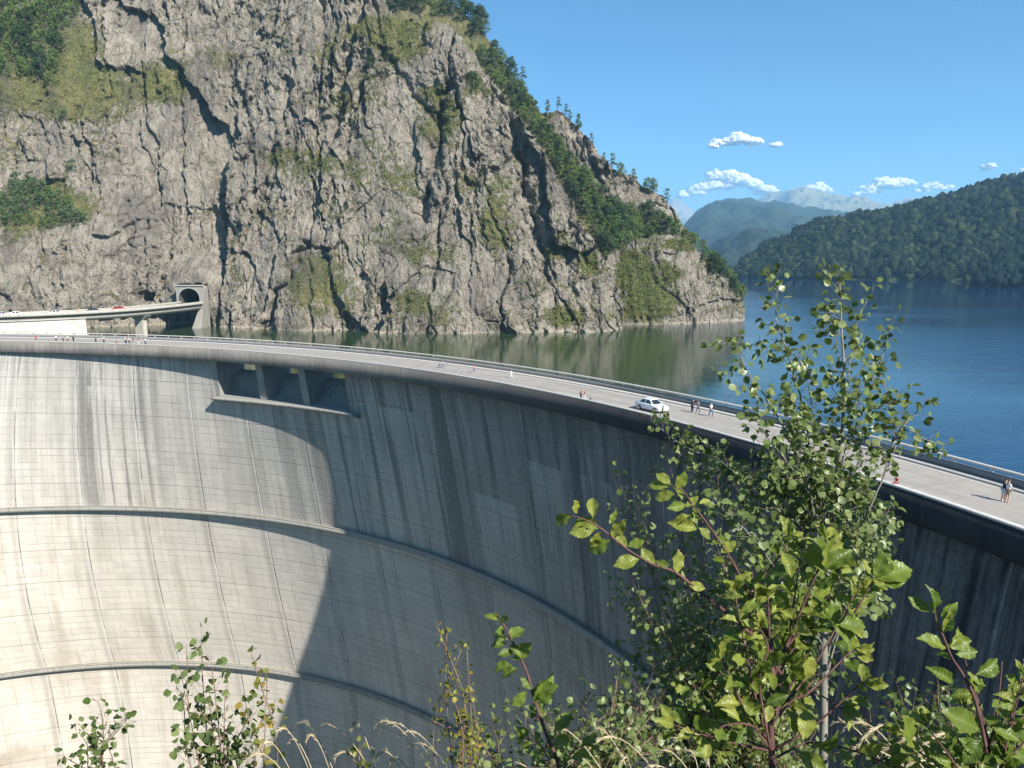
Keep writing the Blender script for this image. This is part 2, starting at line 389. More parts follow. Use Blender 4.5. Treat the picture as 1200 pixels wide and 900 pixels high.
sweep('crest_slab', [(0, .14), (0, -2.1), (.35, -2.35), (9.6, -2.35), (9.6, -.012), (.32, -.012), (.32, .14)], fascia_material(), dam)
sweep('edge_kerb', [(.003, .142), (.003, .30), (.30, .30), (.30, .142)], M_kerb, dam)
sweep('upstream_wall', [(9.3, -2.36), (9.3, -22), (9.9, -22), (9.9, -2.36)], M_inner, dam, SB + .001)
sweep('upstream_wall', [(9.3, -2.36), (9.3, -22), (9.9, -22), (9.9, -2.36)], M_inner, dam, PH0, SA - .001)
# two galleries
for zl, th in ((-35.0, .75), (-74.0, .75)):
    sweep('inspection_gallery', [(-1.25, zl + .0), (-1.25, zl - th), (-.2, zl - th - .45), (.3, zl - th - .45), (.3, zl)], M_ledge, dam, base=lambda ph, zl=zl: wall_r(ph, zl + 0 * ph), n=400)
    sweep('gallery_kerb', [(-1.24, zl + .003), (-1.24, zl + .3), (-1.05, zl + .3), (-1.05, zl + .003)], M_ledge, dam, base=lambda ph, zl=zl: wall_r(ph, zl + 0 * ph), n=400)
# spillway: chute, piers, protruding lip
sp = empty('spillway', (0, 0, 0)); sp.parent = dam
prof = [(9.85, -9), (9.85, -5.6), (9.3, -5.15), (8.8, -5.05), (8.1, -5.5), (7.5, -6.6), (7.0, -7.9), (6.3, -8.8), (5.2, -9.3), (3.8, -9.6), (2.3, -9.8)]
ph = np.linspace(SA, SB, 60)
V = np.stack([P3(ph, R0 + dr, z) for dr, z in prof] + [P3(ph, wall_r(ph, ZL + 0 * ph), ZL)], 1) - DO
link('chute', mesh_np('chute', V.reshape(-1, 3), grid_faces(60, len(prof) + 1), True), M_inner, sp)
lipb = lambda ph: wall_r(ph, ZL + 0 * ph)
lo = sweep('lip_ledge', [(-1.7, ZL + .15), (-1.7, ZL - .3), (-.1, ZL - .95), (.35, ZL - .95), (.35, ZL + .15)], M_ledge, sp, SA - .012, SB + .004, 80, lipb)
def pier(name, ph, wdt):
    mb = MB()
    prof2 = [(float(wall_r(ph, z) - R0) - .02, z) for z in np.linspace(-2.36, ZL + .16, 8)] + [(float(wall_r(ph, ZL) - R0) + .4, ZL - .6), (6, -10.4), (9.88, -9.2), (9.88, -2.36)]
    n = len(prof2); vs = []
    for s_ in (-.5, .5):
        for dr, z in prof2: vs.append(P3(ph + s_ * wdt / R0, R0 + dr, z) - DO)
    fs = [tuple(range(n)), tuple(range(n, 2 * n))[::-1]] + [(i, (i + 1) % n, n + (i + 1) % n, n + i) for i in range(n)]
    mb.add(vs, fs); return mb.build(name, M_dam if False else M_inner, sp)
for q in (1, 2): pier('pier', SA + (SB - SA) * q / 3, 1.7)
for ph in (SA - .0035, SB + .0035): pier('side_wall', ph, 1.2)

# ---------------------------------------------------------------- road on the crest
def road_material():
    t = NT('sunbleached_roadway'); v = t.obj()
    sep = t.n('SeparateXYZ', None, Vector=v); x = t.math('SUBTRACT', sep.outputs[0], float(C0[0])); y = t.math('SUBTRACT', sep.outputs[1], float(C0[1]))
    U = t.math('MULTIPLY', t.math('ARCTAN2', y, x), R0); rad = t.math('SQRT', t.math('ADD', t.math('MULTIPLY', x, x), t.math('MULTIPLY', y, y)))
    cb = t.n('CombineXYZ', None, X=U, Y=rad, Z=0.0).outputs[0]
    a = t.noise(t.mapping(cb, (.04, 1.1, 1)), 1.0, 5, .6); b = t.noise(cb, .35, 6, .65); f = t.noise(cb, 7, 5)
    c = t.mix(t.maprange(a, .35, .65), (.37, .34, .295), (.27, .25, .22)); c = t.mix(t.maprange(b, .45, .7, 0, .5), c, (.22, .21, .195))
    crk = t.n('TexVoronoi', {'feature': 'DISTANCE_TO_EDGE'}, Vector=cb, Scale=.16).outputs[0]
    c = t.mix(t.maprange(crk, 0, .01, .5, 0), c, (.1, .1, .095))
    c = t.mix(t.maprange(t.math('PINGPONG', U, 6.72), 0, .08, .6, 0), c, (.12, .115, .11))
    c = t.mix(t.maprange(f, .35, .7, 0, .25), c, (.42, .4, .37))
    return t.finish(c, .88, t.bump(f, .4, .02), spec=.2)
def flat(name, r0, r1, z, mat, label=None, a0=PH0, a1=PH1, n=300, parent=None, org=np.zeros(3)):
    ph = np.linspace(a0, a1, n); V = np.stack([P3(ph, R0 + r0, z), P3(ph, R0 + r1, z)], 1) - org
    me = mesh_np(name, V.reshape(-1, 3), grid_faces(n, 2)); o = link(name, me, mat, parent); return o
tag(flat('road', .33, 8.2, 0.0, road_material()), kind='structure')
M_paint = plain('worn_white_paint', (.72, .71, .68), .7, .25, 1.5)
tag(flat('road_marking', 1.15, 1.27, .005, M_paint), kind='structure')
tag(flat('road_marking', 7.75, 7.83, .005, M_paint, a1=R(64)), kind='structure')
tag(sweep('pavement', [(8.2, 0), (8.2, .14), (9.05, .14), (9.05, 0)], M_kerb, None, org=np.zeros(3)), kind='structure')
# parapet on the lake side
pa = empty('parapet', P3(R(60), R0 + 9.3, 0)); tag(pa, 'long low grey parapet with open handrail along the lake side of the crest road', 'parapet')
PO = np.array(pa.location)
sweep('wall', [(9.06, 0), (9.06, .70), (9.35, .70), (9.35, 0)], M_parapet, pa, org=PO)
sweep('handrail', [(9.06, 1.02), (9.06, 1.18), (9.38, 1.18), (9.38, 1.02)], M_kerb, pa, org=PO)
pm = MB(); pm.box((0, 0, .86), (.20, .20, .32)); pme = None
k = 0; step = (PH1 - PH0) / 99
for k in range(100):
    ph = PH0 + (k + .5) * step * .99
    p = P3(ph, R0 + 9.225, 0) - PO
    if pme is None:
        o = pm.build('post', M_kerb, pa); pme = o.data
    else: o = link('post', pme, None, pa)
    o.location = p; o.rotation_euler = (0, 0, ph)

# ================================================================== WATER
def water_material():
    t = NT('lake_water'); g = t.n('NewGeometry').outputs['Position']
    n1 = t.noise(t.mapping(g, (.9, 1.3, 1), rot=(0, 0, .5)), 1.0, 3, .6)
    n2 = t.noise(t.mapping(g, (.12, .2, 1), rot=(0, 0, .3)), 1.0, 4, .55)
    n3 = t.noise(t.mapping(g, (.006, .012, 1), rot=(0, 0, .2)), 1.0, 4, .6)      # patches of breeze and calm
    amp = t.maprange(n3, .40, .62, .35, 1.0)
    # sheltered bay under the cliff lies calmer than the open lake
    d = t.n('VectorMath', {'operation': 'DISTANCE'}, i0=g, i1=(-60, 215, -6)).outputs['Value']
    calm = t.math('MULTIPLY', t.maprange(d, 60, 190, .30, 1.0), t.maprange(d, 240, 560, 1.0, .07, True))
    h = t.math('MULTIPLY', t.math('ADD', n1, t.math('MULTIPLY', n2, 2.2)), t.math('MULTIPLY', amp, calm))
    nm = t.bump(h, .20, .35)
    # green body colour plus cliff reflection by the rocks, sky's blue further out, all painted
    green = t.maprange(d, 80, 200, 1.0, 0.0, True)
    c = t.mix(green, (.002, .030, .088), (.030, .052, .020))
    return t.finish(c, .035, nm, spec=.5, IOR=1.33)
M_water = water_material()
ph = np.linspace(R(-6), R(116), 160)
rs = np.concatenate([[9.6, 12, 30, 60, 120, 250, 500, 1000, 2000, 4000, 7400]])
V = np.stack([P3(ph, R0 + r_, -6.0) for r_ in rs], 1)
wo = link('lake_water', mesh_np('lake_water', V.reshape(-1, 3), grid_faces(160, len(rs)), True), M_water); wo.name = 'lake'
tag(wo, kind='structure')
# ================================================================== ROCK
def rock_material(name, tint=(1, 1, 1)):
    t = NT(name); v = t.obj()
    g = t.attr('grass'); tone = t.attr('tone'); crack = t.attr('crack'); cav = t.attr('cavity')
    sep = t.n('SeparateXYZ', None, Vector=v); z = sep.outputs[2]
    warp = t.n('VectorMath', {'operation': 'ADD'}, i0=v, i1=t.n('VectorMath', {'operation': 'SCALE'}, i0=t.n('TexNoise', None, Vector=v, Scale=.08, Detail=4).outputs['Color'], Scale=7.0).outputs[0]).outputs[0]
    big = t.noise(v, .035, 5, .6); mid = t.noise(warp, .16, 7, .68)
    vert = t.noise(t.mapping(warp, (.55, .3, .055), rot=(0, .16, 0)), 1.0, 7, .7)
    fine = t.noise(v, 1.7, 8, .72)
    diag = t.noise(t.mapping(warp, (1.3, .5, .20), rot=(0, .55, 0)), 1.0, 6, .7)
    sc_ = lambda c: tuple(a * b for a, b in zip(c, tint))
    c = t.ramp(mid, [(.28, sc_((.155, .140, .120))), (.45, sc_((.25, .225, .19))), (.58, sc_((.34, .31, .265))), (.75, sc_((.44, .405, .35)))])
    c = t.mix(t.maprange(vert, .42, .66, 0, .8), c, sc_((.47, .44, .395)))
    c = t.mix(t.maprange(vert, .47, .30, 0, .75), c, sc_((.10, .095, .088)))
    c = t.mix(t.maprange(diag, .57, .72, 0, .6), c, sc_((.50, .47, .42)))
    c = t.mix(t.maprange(diag, .42, .30, 0, .5), c, sc_((.10, .095, .09)))
    c = t.mix(t.math('MULTIPLY', tone, .4), c, sc_((.21, .195, .175)))
    rust = t.noise(t.mapping(warp, (.12, .1, .035)), 1.0, 5, .6)
    c = t.mix(t.maprange(rust, .60, .74, 0, .45), c, (.33, .23, .14))
    c = t.mix(t.maprange(big, .52, .68, 0, .35), c, (.20, .175, .165))
    c = t.mix(t.maprange(fine, .35, .72, 0, .42), c, t.mix(.5, c, (.62, .6, .55)))
    c = t.mix(t.maprange(fine, .48, .30, 0, .55), c, (.075, .07, .06))
    c = t.mix(t.maprange(crack, .0, .04, .35, 0), c, (.05, .047, .042))
    # thin grass and moss held on the ledges
    gn = t.noise(t.mapping(warp, (.55, .5, .34)), 1.0, 7, .74); gf = t.noise(v, 2.4, 5, .7)
    gm = t.maprange(t.math('ADD', g, t.math('MULTIPLY', t.math('SUBTRACT', gn, .5), 2.4)), .34, .56, 0, 1, True)
    gc = t.ramp(t.noise(v, .13, 5, .6), [(.34, (.11, .135, .030)), (.5, (.20, .215, .055)), (.66, (.32, .29, .10))])
    gc = t.mix(t.maprange(gf, .3, .7, .0, .55), gc, (.065, .08, .025))
    c = t.mix(t.math('MULTIPLY', gm, .80), c, gc)
    # bleached draw-down band at the water's edge
    wl = t.maprange(t.math('ADD', z, t.math('MULTIPLY', mid, 2.0)), -4.6, -3.9, 1.0, 0.0)
    c = t.mix(t.math('MULTIPLY', wl, .8), c, (.50, .46, .39))
    vor = t.n('TexVoronoi', {'feature': 'DISTANCE_TO_EDGE'}, Vector=t.mapping(warp, (.9, .9, .42), rot=(0, .3, 0)), Scale=1.0).outputs[0]
    h = t.math('ADD', t.math('MULTIPLY', fine, 1.0), t.math('ADD', t.math('MULTIPLY', diag, 1.3), t.math('MULTIPLY', t.maprange(vor, 0, .18), .35)))
    h = t.math('ADD', h, t.math('MULTIPLY', t.math('MULTIPLY', gm, gf), .8))
    c = t.mix(t.maprange(t.noise(t.mapping(warp, (.05, .05, .022)), 1.0, 6, .65), .50, .64, 0, .60), c, (.13, .12, .115))
    c = t.mix(1.0, c, (.79, .755, .70), 'MULTIPLY')
    return t.finish(c, .93, t.bump(h, 1.0, .6), spec=.12)
M_rock = rock_material('cliff_rock')

def surf_hit(px, py, shore, lean):
    r = ray(px, py); t = 270.0
    for _ in range(30):
        x = r[0] * t; y0 = np.interp(x, shore[:, 0], shore[:, 1]); t = (y0 + (CZ + 6) * lean) / (r[1] - lean * r[2])
    return r * t + np.array([0, 0, CZ])
ALLV = {}
TUFT = []
def tufts(name, V, G, seed):
    r = np.random.default_rng(seed + 500); g = (G + fbm(V[..., 0] / 3, V[..., 2] / 2.2, 4, seed + 70) * .45).ravel(); P = V.reshape(-1, 3)
    ok = np.where((g > .42) & (P[:, 2] > -3.5))[0]; n = min(len(ok), 9000 if name == 'cliff' else 4000); ok = r.choice(ok, n, replace=False)
    TUFT.append(P[ok])
def cliff(name, shore, lean, top, nx, nz, x0, blobs=(), amp=1.0, seed=0, back=60, extra=None, ledge=.5, gsmooth=.3, backslope=0.0):
    shore = np.array(shore, float)
    T = np.array([surf_hit(px, py, shore, lean) for px, py in top]); o = np.argsort(T[:, 0]); T = T[o]
    xs = np.linspace(x0, T[-1, 0], nx)
    zt = np.interp(xs, T[:, 0], T[:, 2]) + fbm(xs / 9, xs * 0 + 3.3, 5, seed + 90, .6) * 1.8 * amp * sstep(T[-1, 0] + .5, T[-1, 0] - 6, xs)
    zt = np.maximum(zt, -8.9)
    v = np.linspace(0, 1, nz); X = np.repeat(xs[:, None], nz, 1); Z = -9 + (zt[:, None] + 9) * v[None]
    # slanting, mostly upright structure
    wx = fbm(X / 30, Z / 60, 3, seed + 1) * 5; wz = fbm(X / 30, Z / 40, 3, seed + 5) * 5
    a = X + .10 * Z + wx; b = Z - .15 * X + wz; a2 = X - .55 * Z + wx * .6; b2 = Z + .4 * X
    rough = .45 + 1.1 * sstep(-.35, .45, fbm(X / 26, Z / 34, 3, seed + 15))
    D = np.zeros_like(X); crack = np.ones_like(X); tone = np.zeros_like(X)
    for i, (sx, sz, am, tl) in enumerate(((46, 100, 4.6, 1.0), (16, 52, 2.7, 1.0), (6.0, 22, 1.8, 1.0), (2.5, 9.5, .95, 1.1), (1.2, 4.0, .50, 1.2), (.62, 1.3, .20, 1.2))):
        h, e, r_ = facet(a / sx + i * 3.7, b / sz + i * 1.9, seed + 11 * i, tl)
        if 1 <= i <= 4: h = h * .8 + .4 * facet(a2 / (sx * 1.3) + i * 1.3, b2 / (sz * .7) + 2.2 * i, seed + 7 * i + 3, tl)[0]
        if i >= 2: h = h * rough
        D += h * am; tone += (r_ - .5) * (.5 if i < 3 else .3)
        if i in (2, 3): crack = np.minimum(crack, e * (1 if i == 2 else 1.3))
        if i in (1, 2): D -= (1 - sstep(0, .10, e)) * am * .12
    rid = 1 - np.abs(fbm(a / 13, b / 44, 4, seed + 40, .55)); D += (rid - .7) * 1.0
    gul = np.abs(fbm(a / 26, b / 120, 3, seed + 44, .5)); D -= np.exp(-(gul / .05) ** 2) * 2.2
    D *= amp
    # grass field
    G = np.full_like(X, -.04) + fbm(X / 14, Z / 10, 5, seed + 60) * .30
    for (bx, by, rx, ry, s_) in blobs:
        c = surf_hit(bx, by, shore, lean); k = c[1] / F
        G += s_ * .8 * np.exp(-(((X - c[0]) / (rx * k)) ** 2 + ((Z - c[2]) / (ry * k * 1.05)) ** 2) ** 1.5)
    Ds = D.copy()
    for _ in range(6): Ds[1:-1, 1:-1] = (Ds[:-2, 1:-1] + Ds[2:, 1:-1] + Ds[1:-1, :-2] + Ds[1:-1, 2:] + Ds[1:-1, 1:-1]) / 5
    gm = sstep(.1, .6, G); D = D * (1 - gm * gsmooth) + (Ds + fbm(X / 2.2, Z / 2.2, 3, seed + 77) * .35) * gm * gsmooth
    dz = np.gradient(D, axis=1) / np.maximum(np.gradient(Z, axis=1), .05)
    G += np.clip(-dz - .25, 0, 1.2) * ledge
    Y0 = np.interp(X, shore[:, 0], shore[:, 1]) + lean * (Z + 6)
    if extra is not None: D, G = extra(X, Z, Y0, D, G)
    Y = Y0 - D
    Zd = Z + fbm(X / 2.5, Z / 2.5, 3, seed + 33) * .5 * (v[None] > .02)
    Xd = X + fbm(X / 4, Z / 4, 3, seed + 36) * .9
    V = np.stack([Xd, Y, Zd], -1)
    # going back over the top
    nb = 24; bk = []
    for i in range(1, nb + 1):
        s = (i / nb) ** 1.7 * back
        p = V[:, -1].copy(); p[:, 1] += s; p[:, 2] += fbm(p[:, 0] / 6, p[:, 1] / 6, 3, seed + 50) * min(1.5, s * .3) - s * .03 + backslope * s; p[:, 2] = np.maximum(p[:, 2], -9)
        bk.append(p)
    V = np.concatenate([V, np.stack(bk, 1)], 1)
    pad = lambda A, val: np.concatenate([A, np.full((nx, nb), val)], 1)
    cav = np.clip((Ds - D) * .5, -1, 1)
    me = mesh_np(name, V.reshape(-1, 3), grid_faces(nx, nz + nb), False, None, {'grass': pad(G, .4).ravel(), 'tone': pad(np.clip(tone, 0, 1), .2).ravel(), 'crack': pad(crack, 1).ravel(), 'cavity': pad(cav, 0).ravel()})
    ALLV[name] = V[:, :nz].reshape(-1, 3); tufts(name, V[:, :nz], G, seed)
    return tag(link(name, me, M_rock), kind='structure')

MAIN_SHORE = [(-400, 215), (-220, 240), (-165, 255), (-130, 263), (-106, 266), (-90, 262), (-76, 256), (-49, 247), (-16, 241), (11, 244), (30, 248), (38, 256)]
MAIN_TOP = [(120, -190), (330, -130), (400, -70), (432, -25), (445, 8), (470, 22), (505, 26), (530, 38), (556, 62), (570, 88), (585, 110), (603, 135), (630, 175), (655, 215), (682, 262), (703, 300), (722, 330), (730, 350), (731, 372), (731.5, 389)]
PX_, PZ_ = -109.3, 2.0       # tunnel mouth
def main_extra(X, Z, Y0, D, G):
    m = sstep(15, 6, np.hypot(X - PX_, (Z - 5) * .9)); D = D * (1 - m) + (Y0 - 266.5) * m; G = G - m
    box = sstep(5.0, 4.5, np.abs(X - PX_)) * sstep(8.6, 8.0, Z) * sstep(.6, 1.6, Z); D = D * (1 - box) + (Y0 - 285.0) * box
    c = surf_hit(170, 349, np.array(MAIN_SHORE, float), .42)
    k = np.exp(-(((X - c[0]) / 2.6) ** 2 + ((Z - c[2]) / 1.9) ** 2) ** 2); D = D - 8 * k; G = G - k
    # the foot of the wall juts forward right of the tunnel and left of the road
    D = D + 5 * np.exp(-((X + 72) / 16) ** 2) * sstep(45, 0, Z) + 6 * sstep(-112, -135, X) * sstep(42, 20, Z)
    D = D - 7 * sstep(-104, -108, X) * sstep(-152, -146, X) * sstep(.8, -1.2, Z)  # recess added in the rock below the deck to make it darker
    # overhung dark groove running up from the water
    for (xa, za, xb, zb, wd, dp) in ((-83, -6, -70, 22, 1.3, 5), (-30, 30, -22, 75, 1.6, 5), (-88, 30, -78, 95, 1.2, 1.5), (-62, 60, -52, 130, 2.0, 5), (12, 10, -2, 70, 1.4, 4)):
        tt = np.clip(((X - xa) * (xb - xa) + (Z - za) * (zb - za)) / ((xb - xa) ** 2 + (zb - za) ** 2), 0, 1)
        d = np.hypot(X - xa - tt * (xb - xa) + vnoise(Z / 5, X / 9, 3) * 2.2, Z - za - tt * (zb - za)); D = D - dp * np.exp(-(d / wd) ** 2)
    return D, G
blobs_main = [(510, 140, 32, 26, .8), (505, 110, 26, 10, .5), (345, 190, 50, 18, .8), (370, 322, 36, 26, .9), (372, 350, 50, 26, .6), (485, 355, 22, 14, .9), (520, 372, 28, 16, .7), (662, 372, 26, 14, 1.1), (580, 250, 22, 50, .7), (430, 190, 34, 28, .6),
              (420, 110, 38, 24, .65), (380, 60, 26, 26, .6), (205, 85, 44, 26, .6), (270, 70, 26, 16, .5), (180, 105, 40, 20, .7), (120, 120, 40, 26, .6), (90, 90, 40, 46, .6), (40, 60, 60, 60, .9), (45, 245, 62, 34, 1.1), (30, 110, 40, 20, .7), (260, 330, 30, 34, .4),
              (510, 300, 40, 22, .6), (430, 280, 34, 22, .5), (655, 290, 20, 16, .7), (690, 310, 14, 22, .7), (300, 260, 26, 18, .4), (470, 60, 34, 16, .8), (455, 28, 60, 18, 1.0), (555, 105, 18, 14, .7), (620, 330, 18, 16, .5), (540, 215, 22, 16, .4), (330, 60, 20, 30, .4), (395, 250, 20, 16, .4), (600, 200, 20, 20, .4), (470, 230, 26, 40, .4)]
cliff('cliff', MAIN_SHORE, .42, MAIN_TOP, 1120, 480, -285, blobs_main, 1.0, 3, 55, main_extra, .42, .35, .05)
BACK_SHORE = [(-200, 300), (0, 285), (30, 276), (42, 272), (60, 277), (87, 296), (120, 330)]
BACK_TOP = [(300, -120), (430, -50), (540, 12), (560, 30), (580, 56), (610, 98), (636, 134), (650, 128), (662, 133), (690, 167), (705, 186), (722, 199), (745, 213), (765, 224), (785, 242), (800, 262), (815, 285), (835, 330), (843, 381)]
def back_extra(X, Z, Y0, D, G):
    rock = np.zeros_like(X)
    for (bx, by, rx, ry, s_) in ((660, 150, 14, 24, 1), (680, 175, 17, 26, 1), (700, 200, 20, 22, 1), (730, 222, 24, 20, 1), (765, 240, 26, 20, 1), (785, 262, 16, 20, 1), (700, 225, 18, 14, .6)):
        c = surf_hit(bx, by, np.array(BACK_SHORE, float), .8); k = c[1] / F
        rock = np.maximum(rock, s_ * np.exp(-(((X - c[0]) / (rx * k)) ** 2 + ((Z - c[2]) / (ry * k)) ** 2) ** 2))
    return D * (.35 + .65 * rock) + rock * 5, G * (1 - rock) + (1 - rock) * .75 + rock * (G - .1)
cliff('rocky_ridge', BACK_SHORE, .8, BACK_TOP, 420, 300, -70, [], .9, 23, 50, back_extra, .5)
HEAD_SHORE = [(20, 268), (42, 272), (61, 275), (76, 281), (87, 290), (95, 305)]
HEAD_TOP = [(690, 330), (715, 300), (735, 288), (755, 278), (778, 276), (800, 283), (815, 291), (828, 302), (845, 322), (858, 335), (868, 345), (873, 360), (875, 379)]
blobs_head = [(760, 345, 34, 36, 1.1), (745, 370, 26, 14, .6), (800, 288, 24, 8, .8), (735, 315, 20, 22, .9), (780, 318, 26, 10, .5), (828, 310, 14, 8, .5)]
cliff('headland', HEAD_SHORE, .42, HEAD_TOP, 380, 220, 22, blobs_head, .62, 41, 40, None, .5)

# ================================================================== TREES ON THE SLOPES
def leaf_mat(name, cols, rough=.55, trans=.25, scale=.6, veins=False, edge=None):
    t = NT(name); v = t.obj(); a = t.attr('tint')
    c = t.ramp(a, [(i / (len(cols) - 1), k) for i, k in enumerate(cols)])
    n = t.noise(v, scale, 3)
    c = t.mix(t.maprange(n, .35, .65, 0, .35), c, cols[0])
    nm = None
    if veins:
        uv = t.uv(); s = t.n('SeparateXYZ', None, Vector=uv); U, V_ = s.outputs[0], s.outputs[1]
        au = t.math('ABSOLUTE', t.math('ADD', U, t.math('MULTIPLY', t.math('SUBTRACT', t.noise(v, 40, 2), .5), .03)))
        mid = t.maprange(au, 0, .05, 1, 0)
        side = t.math('PINGPONG', t.math('SUBTRACT', V_, t.math('MULTIPLY', au, .9)), .065)
        sv = t.maprange(side, 0, .016, 1, 0)
        vv = t.math('MAXIMUM', mid, t.math('MULTIPLY', sv, .6))
        c = t.mix(t.math('MULTIPLY', vv, .30), c, (.30, .36, .12))
        n2 = t.noise(v, 60, 3); c = t.mix(t.maprange(n2, .5, .75, 0, .3), c, (.03, .055, .012))
        nm = t.bump(t.math('SUBTRACT', t.math('MULTIPLY', side, 4), t.math('MULTIPLY', vv, .3)), .35, .003)
    p = t.n('BsdfPrincipled', None, Base_Color=c, Roughness=rough); t.set(p.inputs['Specular IOR Level'], .35)
    tr = t.n('BsdfTranslucent', None, Color=t.mix(.35, c, (.22, .30, .03)))
    if nm is not None: t.set(p.inputs['Normal'], nm); t.set(tr.inputs['Normal'], nm)
    mx = t.n('MixShader', None, Fac=trans); t.t.links.new(p.outputs[0], mx.inputs[1]); t.t.links.new(tr.outputs[0], mx.inputs[2])
    t.t.links.new(mx.outputs[0], t.out.inputs[0]); return t.m
def bark_mat(name, a, b, sc_=20):
    t = NT(name); v = t.obj(); n = t.noise(t.mapping(v, (1, 1, .3)), sc_, 5, .6)
    c = t.mix(t.maprange(n, .35, .65), a, b); return t.finish(c, .8, t.bump(n, .5, .003), spec=.2)
M_bark = bark_mat('tree_bark', (.10, .085, .065), (.17, .15, .12), 2)
M_treeleaf = [leaf_mat('broadleaf_foliage', [(.075, .130, .030), (.13, .205, .048), (.19, .27, .07)], .7, .25),
              leaf_mat('bright_foliage', [(.11, .175, .035), (.18, .265, .055), (.24, .33, .08)], .7, .25),
              leaf_mat('dark_foliage', [(.025, .055, .020), (.05, .095, .032), (.085, .135, .045)], .7, .2),
              leaf_mat('bluish_foliage', [(.055, .10, .040), (.10, .16, .060), (.15, .22, .08)], .7, .2)]
def leaf_cloud(P, N, S, T, aspect=1.0):
    """quads folded into two tris: centres P, normals N, sizes S"""
    n = len(P); a = np.cross(N, rng.normal(size=(n, 3))); a /= np.linalg.norm(a, axis=1)[:, None] + 1e-9; b = np.cross(N, a)
    a *= S[:, None]; b *= (S * aspect)[:, None]
    V = np.stack([P - a, P - b * .8 + N * S[:, None] * .15, P + a, P + b * .8 + N * S[:, None] * .15], 1).reshape(-1, 3)
    f = np.arange(n * 4).reshape(n, 4)
    return V, f, np.repeat(T, 4)
for P_, nm_ in zip(TUFT, ('on the ledges of the big cliff', 'on the rocky ridge', 'on the slope of the low headland')):
    n = len(P_); k = 7; Q_ = np.repeat(P_, k, 0) + rng.normal(size=(n * k, 3)) * np.array([.45, .2, .28]) + np.array([0, -.18, .12])
    N_ = rng.normal(size=(n * k, 3)) * .6 + np.array([.3, -.6, .5]); N_ /= np.linalg.norm(N_, axis=1)[:, None]
    V_, f_, T_ = leaf_cloud(Q_, N_, rng.uniform(.07, .20, n * k), np.clip(np.repeat(rng.uniform(0, 1, n), k) + rng.normal(size=n * k) * .15, 0, 1), 1.5)
    tag(link('grass', mesh_np('grass', V_, f_, False, None, {'tint': T_}), leaf_mat('ledge_grass', [(.07, .095, .022), (.15, .175, .042), (.27, .26, .085)], .8, .2)), 'tufts of yellow-green grass ' + nm_, 'grass', kind='stuff')
def make_tree(name, h, wd, kind, nclump, nleaf, mat, seed, trunkh=.35):
    r = np.random.default_rng(seed); root = empty(name)
    mb = MB(); tp = [(0, 0, -.8)] + [(r.normal() * .05 * h * i / 4, r.normal() * .05 * h * i / 4, h * .85 * i / 4) for i in range(1, 5)]
    mb.tube(tp, [h * .028 * (1 - i * .2) + .01 for i in range(5)], 6)
    Ps = []; Ns = []; Ts = []; Ss = []
    for k in range(nclump):
        u = r.uniform(0, 1) ** (.8 if kind == 'slim' else .7); zc = h * (trunkh + (1 - trunkh) * u)
        prof = math.sin(min(1, (u * .85 + .18)) * math.pi) ** .6
        rad = wd * prof * math.sqrt(r.uniform(.15, 1)); an = r.uniform(0, 2 * math.pi)
        c = np.array([rad * math.cos(an), rad * math.sin(an), zc - .1 * h * (rad / wd) ** 2])
        cr = h * r.uniform(.07, .13) * (.7 if kind == 'slim' else 1)
        i = min(3, int(u * 3)); mb.tube([tp[i + 1], tuple(c)], [h * .008, h * .003], 4, False)
        d = r.normal(size=(nleaf, 3)); d /= np.linalg.norm(d, axis=1)[:, None]
        q = c + d * cr * (r.uniform(.35, 1.05, nleaf) ** .6)[:, None] * np.array([1.15, 1.15, .75])
        nn = d + r.normal(size=d.shape) * .45 + np.array([0, 0, .5]); nn /= np.linalg.norm(nn, axis=1)[:, None]
        Ps.append(q); Ns.append(nn); Ss.append(r.uniform(.5, 1, nleaf) * h * .036); Ts.append(np.clip(r.uniform(.15, .75) + r.normal(size=nleaf) * .13, 0, 1))
    mb.build('trunk', M_bark, root)
    V, f, T = leaf_cloud(np.concatenate(Ps), np.concatenate(Ns), np.concatenate(Ss), np.concatenate(Ts))
    link('crown', mesh_np('crown', V, f, False, None, {'tint': T}), mat, root)
    return root
def copy_tree(o, parent=None):
    c = o.copy(); col.objects.link(c); c.parent = parent
    for ch in o.children: copy_tree(ch, c)
    return c
protos = {}
def proto(k):
    if k not in protos:
        nm, h, wd, kind, nc, nl, m, th = {
            'bushy': ('broadleaf_tree', 5.5, 2.1, 'b', 34, 26, 0, .22), 'bright': ('broadleaf_tree', 5.0, 2.2, 'b', 34, 26, 1, .15), 'dark': ('broadleaf_tree', 6.5, 2.5, 'b', 38, 26, 2, .18),
            'slim': ('slender_tree', 7.5, 1.25, 'slim', 24, 22, 3, .30), 'slim2': ('slender_tree', 7.0, 1.5, 'slim', 17, 20, 3, .34), 'shrub': ('shrub', 2.6, 2.0, 'b', 26, 24, 0, .02), 'blue': ('broadleaf_tree', 6.0, 2.2, 'b', 34, 26, 3, .2)}[k]
        protos[k] = [make_tree(nm, h, wd, kind, nc, nl, M_treeleaf[m], hash_(k), th), False]
    p = protos[k]
    if not p[1]: p[1] = True; return p[0]
    return copy_tree(p[0])
def hash_(k): return sum(ord(c) * (i + 3) for i, c in enumerate(k))
PROJ = {}
def surf_pick(name, px, py):
    if name not in PROJ:
        V = ALLV[name]; d = V[:, 1] * CT - (V[:, 2] - CZ) * ST; w_ = V[:, 1] * ST + (V[:, 2] - CZ) * CT
        PROJ[name] = np.stack([600 + F * V[:, 0] / d, 450 - F * w_ / d, d], 1)
    q = PROJ[name]; e = np.hypot(q[:, 0] - px, q[:, 1] - py); near = np.where(e < e.min() + 1.2)[0]
    return ALLV[name][near[np.argmin(q[near, 2])]]
